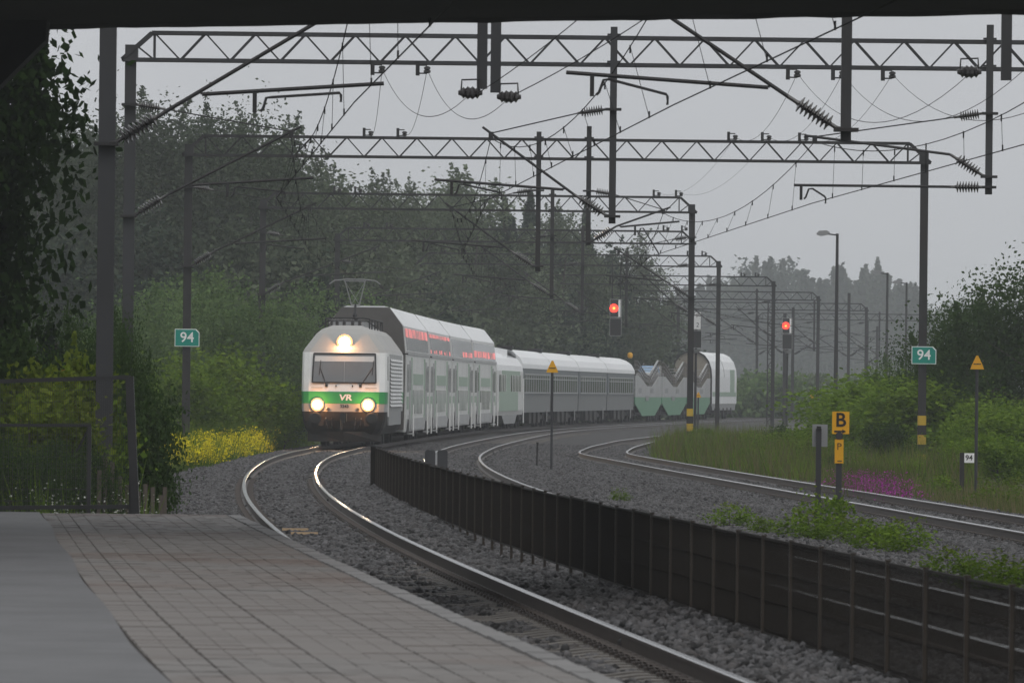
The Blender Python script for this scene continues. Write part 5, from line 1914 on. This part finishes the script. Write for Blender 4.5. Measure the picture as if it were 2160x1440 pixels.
# dark near tree and bushes behind the platform fence
plant('maple', 0, -9.75, 120, 9.7, 'dark near tree with overhanging leaves at the left edge under the bridge', 'tree', None, 'maple_tree', rz=1.0, w=.74)
NS = [(25, 560, 126, 'alder', 0, .5, 'dark bushy tree at the left edge below the near tree'),
      (160, 650, 138, 'alder', 1, .42, 'green bush between the left edge and the first grey post'),
      (245, 640, 140, 'alder', 0, .42, 'dark green bush filling the gap between the two grey posts'),
      (275, 700, 128, 'alder', 1, .36, 'dark leafy bush right of the mesh fence end post'),
      (315, 800, 124, 'darkshrub', 0, .6, 'lowest dark bush leaning towards the yellow flowers'),
      (105, 690, 132, 'spruce', 1, 1.6, 'small dark spruce behind the fence at the left'),
      (20, 700, 118, 'darkshrub', 0, .7, 'leafy bush at the left edge behind the fence'),
      (55, 770, 112, 'sapling', 0, .9, 'bright young sapling at the left, above the fence rail'),
      (90, 790, 111, 'sapling', 1, .8, 'bright sapling between the rusty tipped saplings'),
      (140, 780, 110, 'rusty', 0, 1.0, 'young maple sapling with rusty orange tip above the fence'),
      (185, 720, 116, 'sapling', 1, .7, 'yellow green sapling touching the left of the first grey post'),
      (60, 815, 109, 'rusty', 0, .9, 'smaller rusty tipped sapling near the left edge'),
      (25, 915, 104, 'alder', 0, .8, 'dark low bush behind the low fence at the left edge'),
      (105, 925, 104.5, 'alder', 1, .8, 'dark low bush behind the middle of the low fence'),
      (185, 930, 105, 'alder', 0, .7, 'dark low bush behind the right end of the low fence'),
      (150, 850, 109, 'sapling', 0, .9, 'low sapling behind the fence beside the first grey post')]
for i, (px, py, D, k, var, w, lab) in enumerate(NS):
    nm = {'alder': 'alder_bush', 'darkshrub': 'dark_shrub', 'spruce': 'small_spruce', 'shrub': 'leafy_shrub', 'sapling': 'sapling', 'rusty': 'maple_sapling'}[k]
    plant(k, var, pxX(px, D, py), D, topz(px, py, D) + .4, lab, 'bush' if k != 'sapling' and k != 'rusty' else 'sapling', 'bushes behind the platform end fence', nm, w=w)
# right-hand bushes
RS = [(1800, 840, 262, 'shrub', 0, 1.9, 'bright bush directly right of the yellow B sign'),
      (1860, 805, 268, 'shrub', 1, 1.9, 'bright bush between the B sign and the striped post'),
      (1910, 790, 272, 'shrub', 2, 1.8, 'bright bush just left of the striped post'),
      (1870, 890, 245, 'darkshrub', 0, 1.3, 'darker low bush in front of the bright ones, left of the striped post'),
      (1990, 800, 255, 'shrub', 0, 1.8, 'bright bush just right of the striped post'),
      (2075, 860, 235, 'shrub', 1, 1.1, 'bright bush behind the white 94 plate'),
      (2105, 840, 247, 'shrub', 2, 1.5, 'bright bush right of the yellow triangle sign'),
      (2150, 870, 225, 'shrub', 0, 1.8, 'bright bush at the right edge under the dark trees'),
      (2045, 618, 262, 'alder', 0, .85, 'dark pointed tree left of the right edge, behind the triangle sign'),
      (2105, 625, 258, 'alder', 1, 1.0, 'dark rounded tree between pointed tree and right edge'),
      (2165, 535, 256, 'alder', 0, 1.0, 'tallest dark tree at the right edge'),
      (2015, 720, 268, 'alder', 1, .8, 'lower green tree behind the right green 94 sign'),
      (1940, 770, 285, 'alder', 0, .5, 'small tree hidden behind the striped post'),
      (1870, 750, 300, 'willow', 1, .5, 'slim light sapling left of the right green 94 sign'),
      (2110, 915, 205, 'shrub', 1, 1.5, 'low dark bush right of the white 94 plate'),
      (2020, 930, 215, 'shrub', 2, .8, 'low bright bush left of the white 94 plate')]
for i, (px, py, D, k, var, w, lab) in enumerate(RS):
    nm = {'alder': 'alder_tree', 'darkshrub': 'dark_shrub', 'shrub': 'bright_shrub', 'willow': 'willow_sapling'}[k]
    plant(k, var, pxX(px, D, py), D, topz(px, py, D) + .4, lab, 'tree' if k == 'alder' else 'bush', 'bushes at the right of the line', nm, w=w)
SB = [(1450, 915, 290, 'leafy weed clump at the foot of the striped post'), (1520, 930, 262, 'weed clump right of the striped post, before the rails bend'),
      (1600, 912, 275, 'bright weed clump in the middle of the weed strip'), (1655, 905, 258, 'tallest weed clump of the strip, left of the grey back sign'),
      (1700, 915, 240, 'weed clump just left of the yellow B sign'), (1745, 925, 225, 'weed clump under the yellow B sign')]
for i, (px, py, D, lab) in enumerate(SB):
    plant('shrub', i, pxX(px, D, py), D, topz(px, py, D) + .4, lab, 'weed', 'weed clumps along the right hand rails', 'weed_clump', w=1.7)
RC = [(1440, 322, .9, 'smallbush', 'ragged tuft hiding the very foot of the striped post'), (1490, 300, 1.1, 'shrub', 'rounded ragged clump a little right of the striped post'),
      (1478, 262, .75, 'darkshrub', 'low dark clump at the outer edge of the rail bend'), (1545, 285, 1.0, 'smallbush', 'pale ragged clump halfway along the grass strip, at its back'),
      (1570, 240, .8, 'shrub', 'low bright clump close to the rail in the middle of the strip'), (1625, 232, .9, 'smallbush', 'loose stemmed clump beside the rail, left of the grey back sign'),
      (1640, 296, 1.3, 'darkshrub', 'dark upright clump at the back of the strip'), (1690, 214, .75, 'smallbush', 'small tuft by the rail just left of the grey back sign'),
      (1715, 270, 1.2, 'shrub', 'taller clump behind the grey back sign'), (1765, 212, .8, 'darkshrub', 'dark tuft behind the magenta flowers, at the B sign post'),
      (1835, 205, .9, 'smallbush', 'ragged tuft right behind the magenta flowers'), (1920, 200, .8, 'shrub', 'low clump right of the magenta flowers, before the striped post'),
      (1985, 180, .7, 'smallbush', 'thin tuft left of the white 94 plate'), (2100, 160, .8, 'smallbush', 'thin tuft in the dry grass at the right edge')]
for i, (px, D, h, k, lab) in enumerate(RC):
    plant(k, i, pxX(px, D, 950), D, h, lab, 'weed', 'ragged weed clumps in the grass strip', 'weed_clump', w=1.2)
WB = [(1735, 1030, 122, 1.1, 'tall leafy weed bush around the grey post left of the B sign'),
      (1705, 1075, 121, 1.2, 'low weed bush left of the grey post'),
      (1800, 1085, 118, 1.2, 'pale weed bush right of the B sign post'),
      (1850, 1095, 114, 1.1, 'green weed bush beyond the fence, middle of the row'),
      (1910, 1090, 112, 1.0, 'dark green weed bush at the right end of the row'),
      (1540, 1058, 131, .9, 'lone green weed tuft in the ballast left of the sign posts'),
      (1610, 1085, 125, .9, 'yellowish weed tuft in the ballast left of the sign posts'),
      (1310, 1028, 160, .7, 'smallest weed tuft alone in the ballast near the middle'),
      (2000, 1150, 96, .9, 'grassy weed bush behind the fence near the right edge'),
      (2090, 1175, 90, 1.1, 'leafy weed bush behind the fence at the right edge'),
      (2150, 1160, 92, 1.0, 'weed bush cut by the right edge behind the fence')]
for i, (px, py, D, w, lab) in enumerate(WB):
    hh = max(.25, topz(px, py, D) + .22)
    plant('smallbush', i, pxX(px, D, py), D, hh, lab, 'weed', 'weed bushes in the ballast', 'weed_bush', w=w * .75 / max(.5, hh), z=-.22)

# grass, weeds and flowers nobody could count
def blades(n, region, h, wdt, r):
    P = region(n, r)
    n = len(P)
    an = r.uniform(0, 6.28, n)
    hh = h * r.uniform(.45, 1.25, n) * np.clip(1 + .55 * np.sin(P[:, 0] * 2.3 + 1.7 * np.sin(P[:, 1] * .31)) * np.sin(P[:, 1] * .47 + P[:, 0]), .35, 1.6)
    d_ = np.stack([np.cos(an), np.sin(an), np.zeros(n)], 1) * wdt
    lean = np.stack([r.normal(0, .25, n) * hh, r.normal(0, .25, n) * hh, hh], 1)
    V = np.stack([P - d_, P + d_, P + lean * .6 + d_ * .6, P + lean], 1).reshape(-1, 3)
    return V, np.arange(4 * n).reshape(n, 4)
def dens(n, d0, d1, r):
    return 1 / r.uniform(1 / d1, 1 / d0, n)                # more of them close by
def reg_right(n, r):
    d = dens(n, 105, 340, r)
    t3 = np.array([T3(x) for x in d])
    o = 2.0 + np.abs(r.normal(0, 2.2, n))
    return np.stack([t3 + o, d, np.full(n, -.42)], 1)
V1, F1 = blades(42000, reg_right, .42, .012, np.random.default_rng(41))
obj('grass', np_mesh('grass', V1, F1, [M['grass'], M['drygrass']], np.random.default_rng(1).integers(0, 2, len(F1))), kind='stuff')
def reg_strip(n, r):
    d = r.uniform(196, 345, n)
    t3 = np.array([T3(x) for x in d])
    return np.stack([t3 + 1.55 + r.uniform(0, 1, n) ** .8 * 4.5, d, np.full(n, -.40)], 1)
V2, F2 = blades(42000, reg_strip, .78, .014, np.random.default_rng(42))
obj('weeds', np_mesh('weeds', V2, F2, [M['grass'], M['leaf_bright'], M['drygrass']], np.random.default_rng(2).integers(0, 3, len(F2))), kind='stuff')
def reg_left(n, r):
    d = dens(n, 100, 345, r)
    t1 = np.array([T1(x) for x in d])
    return np.stack([t1 - 3.3 - np.abs(r.normal(0, 1.8, n)), d, np.full(n, -.44)], 1)
V3, F3 = blades(36000, reg_left, .40, .012, np.random.default_rng(43))
obj('grass', np_mesh('grass', V3, F3, [M['grass'], M['leaf_bright']], np.random.default_rng(3).integers(0, 2, len(F3))), kind='stuff')
def flowers(name, n, reg, h, fl_m, st_m, size, seed, top=.62, clump=True):
    r = np.random.default_rng(seed)
    P = reg(n, r)
    n = len(P)
    hh = h * r.uniform(.5, 1.1, n) * (.8 + .25 * np.sin(P[:, 1] * 1.3 + P[:, 0] * 2.0))
    Vb, Fb = blades(n, lambda k, q: P, h * .9, .012, r)
    k = 5
    Q = np.repeat(P, k, 0) + np.stack([r.normal(0, .06, n * k), r.normal(0, .06, n * k), np.repeat(hh, k) * r.uniform(top, 1.0, n * k)], 1)
    Vq, Fq = leaf_quads(Q, size, r, 1.0, 1.0)
    mi = np.concatenate([np.zeros(len(Fb), int), np.ones(len(Fq), int)])
    return obj(name, np_mesh(name, np.concatenate([Vb, Vq]), np.concatenate([Fb, Fq + len(Vb)]), [M[st_m], M[fl_m]], mi), kind='stuff')
def reg_yellow(n, r):
    d = r.uniform(231, 292, n)
    t1 = np.array([T1(x) for x in d])
    k = (d - 231) / 61
    x0, x1 = -10.35 + 0 * k, t1 - 2.45 - .3 * np.abs(np.sin(d * .5))
    return np.stack([x0 + (x1 - x0) * r.uniform(0, 1, n), d, np.full(n, -.42)], 1)
flowers('yellow_flowers', 7500, reg_yellow, 1.0, 'yflower', 'leaf_bright', .075, 51, .55)
def reg_purple(n, r):
    d = 177 + r.normal(0, 5, n)
    x = np.where(r.uniform(0, 1, n) < .75, r.normal(7.7, .24, n), r.normal(8.3, .14, n))
    x = np.clip(x, 6.95, 9.1)
    return np.stack([x, d, np.full(n, -.40)], 1)
flowers('purple_flowers', 2600, reg_purple, .70, 'pflower', 'grass', .038, 52, .45)
def reg_white(n, r):
    d = r.uniform(99, 108, n)
    x = np.where(r.uniform(0, 1, n) < .75, r.normal(-5.75, .3, n), r.normal(-4.85, .16, n))
    return np.stack([x, d, np.full(n, -.3)], 1)
flowers('white_flowers', 420, reg_white, 1.05, 'wflower', 'leaf_bright', .03, 53, .35)
def reg_white2(n, r):
    d = r.uniform(330, 350, n)
    return np.stack([pxX(1650, 340) + r.normal(0, .5, n), d, np.full(n, -.4)], 1)
flowers('white_flowers', 120, reg_white2, .8, 'wflower', 'grass', .06, 54, .7)

# ------------------------------------------------------------------ haze
hz = MB().box((0, 1430, 12.5), (2400, 2960, 32))
# bottom a metre below the ground, top above the trees
for i, p in enumerate(hz.v):
    hz.v[i] = (p[0], p[1], -1.5 if p[2] < 10 else 38.0)
hm = bpy.data.materials.new('haze')
hm.use_nodes = True
ht = hm.node_tree
ht.nodes.clear()
pv = ht.nodes.new('ShaderNodeVolumePrincipled')
pv.inputs['Color'].default_value = (0.93, 0.96, 1.0, 1)
pv.inputs['Density'].default_value = HAZE_DENSITY
pv.inputs['Anisotropy'].default_value = 0.3
ho = ht.nodes.new('ShaderNodeOutputMaterial')
ht.links.new(pv.outputs[0], ho.inputs['Volume'])
hz.build('haze', hm, None, kind='stuff')
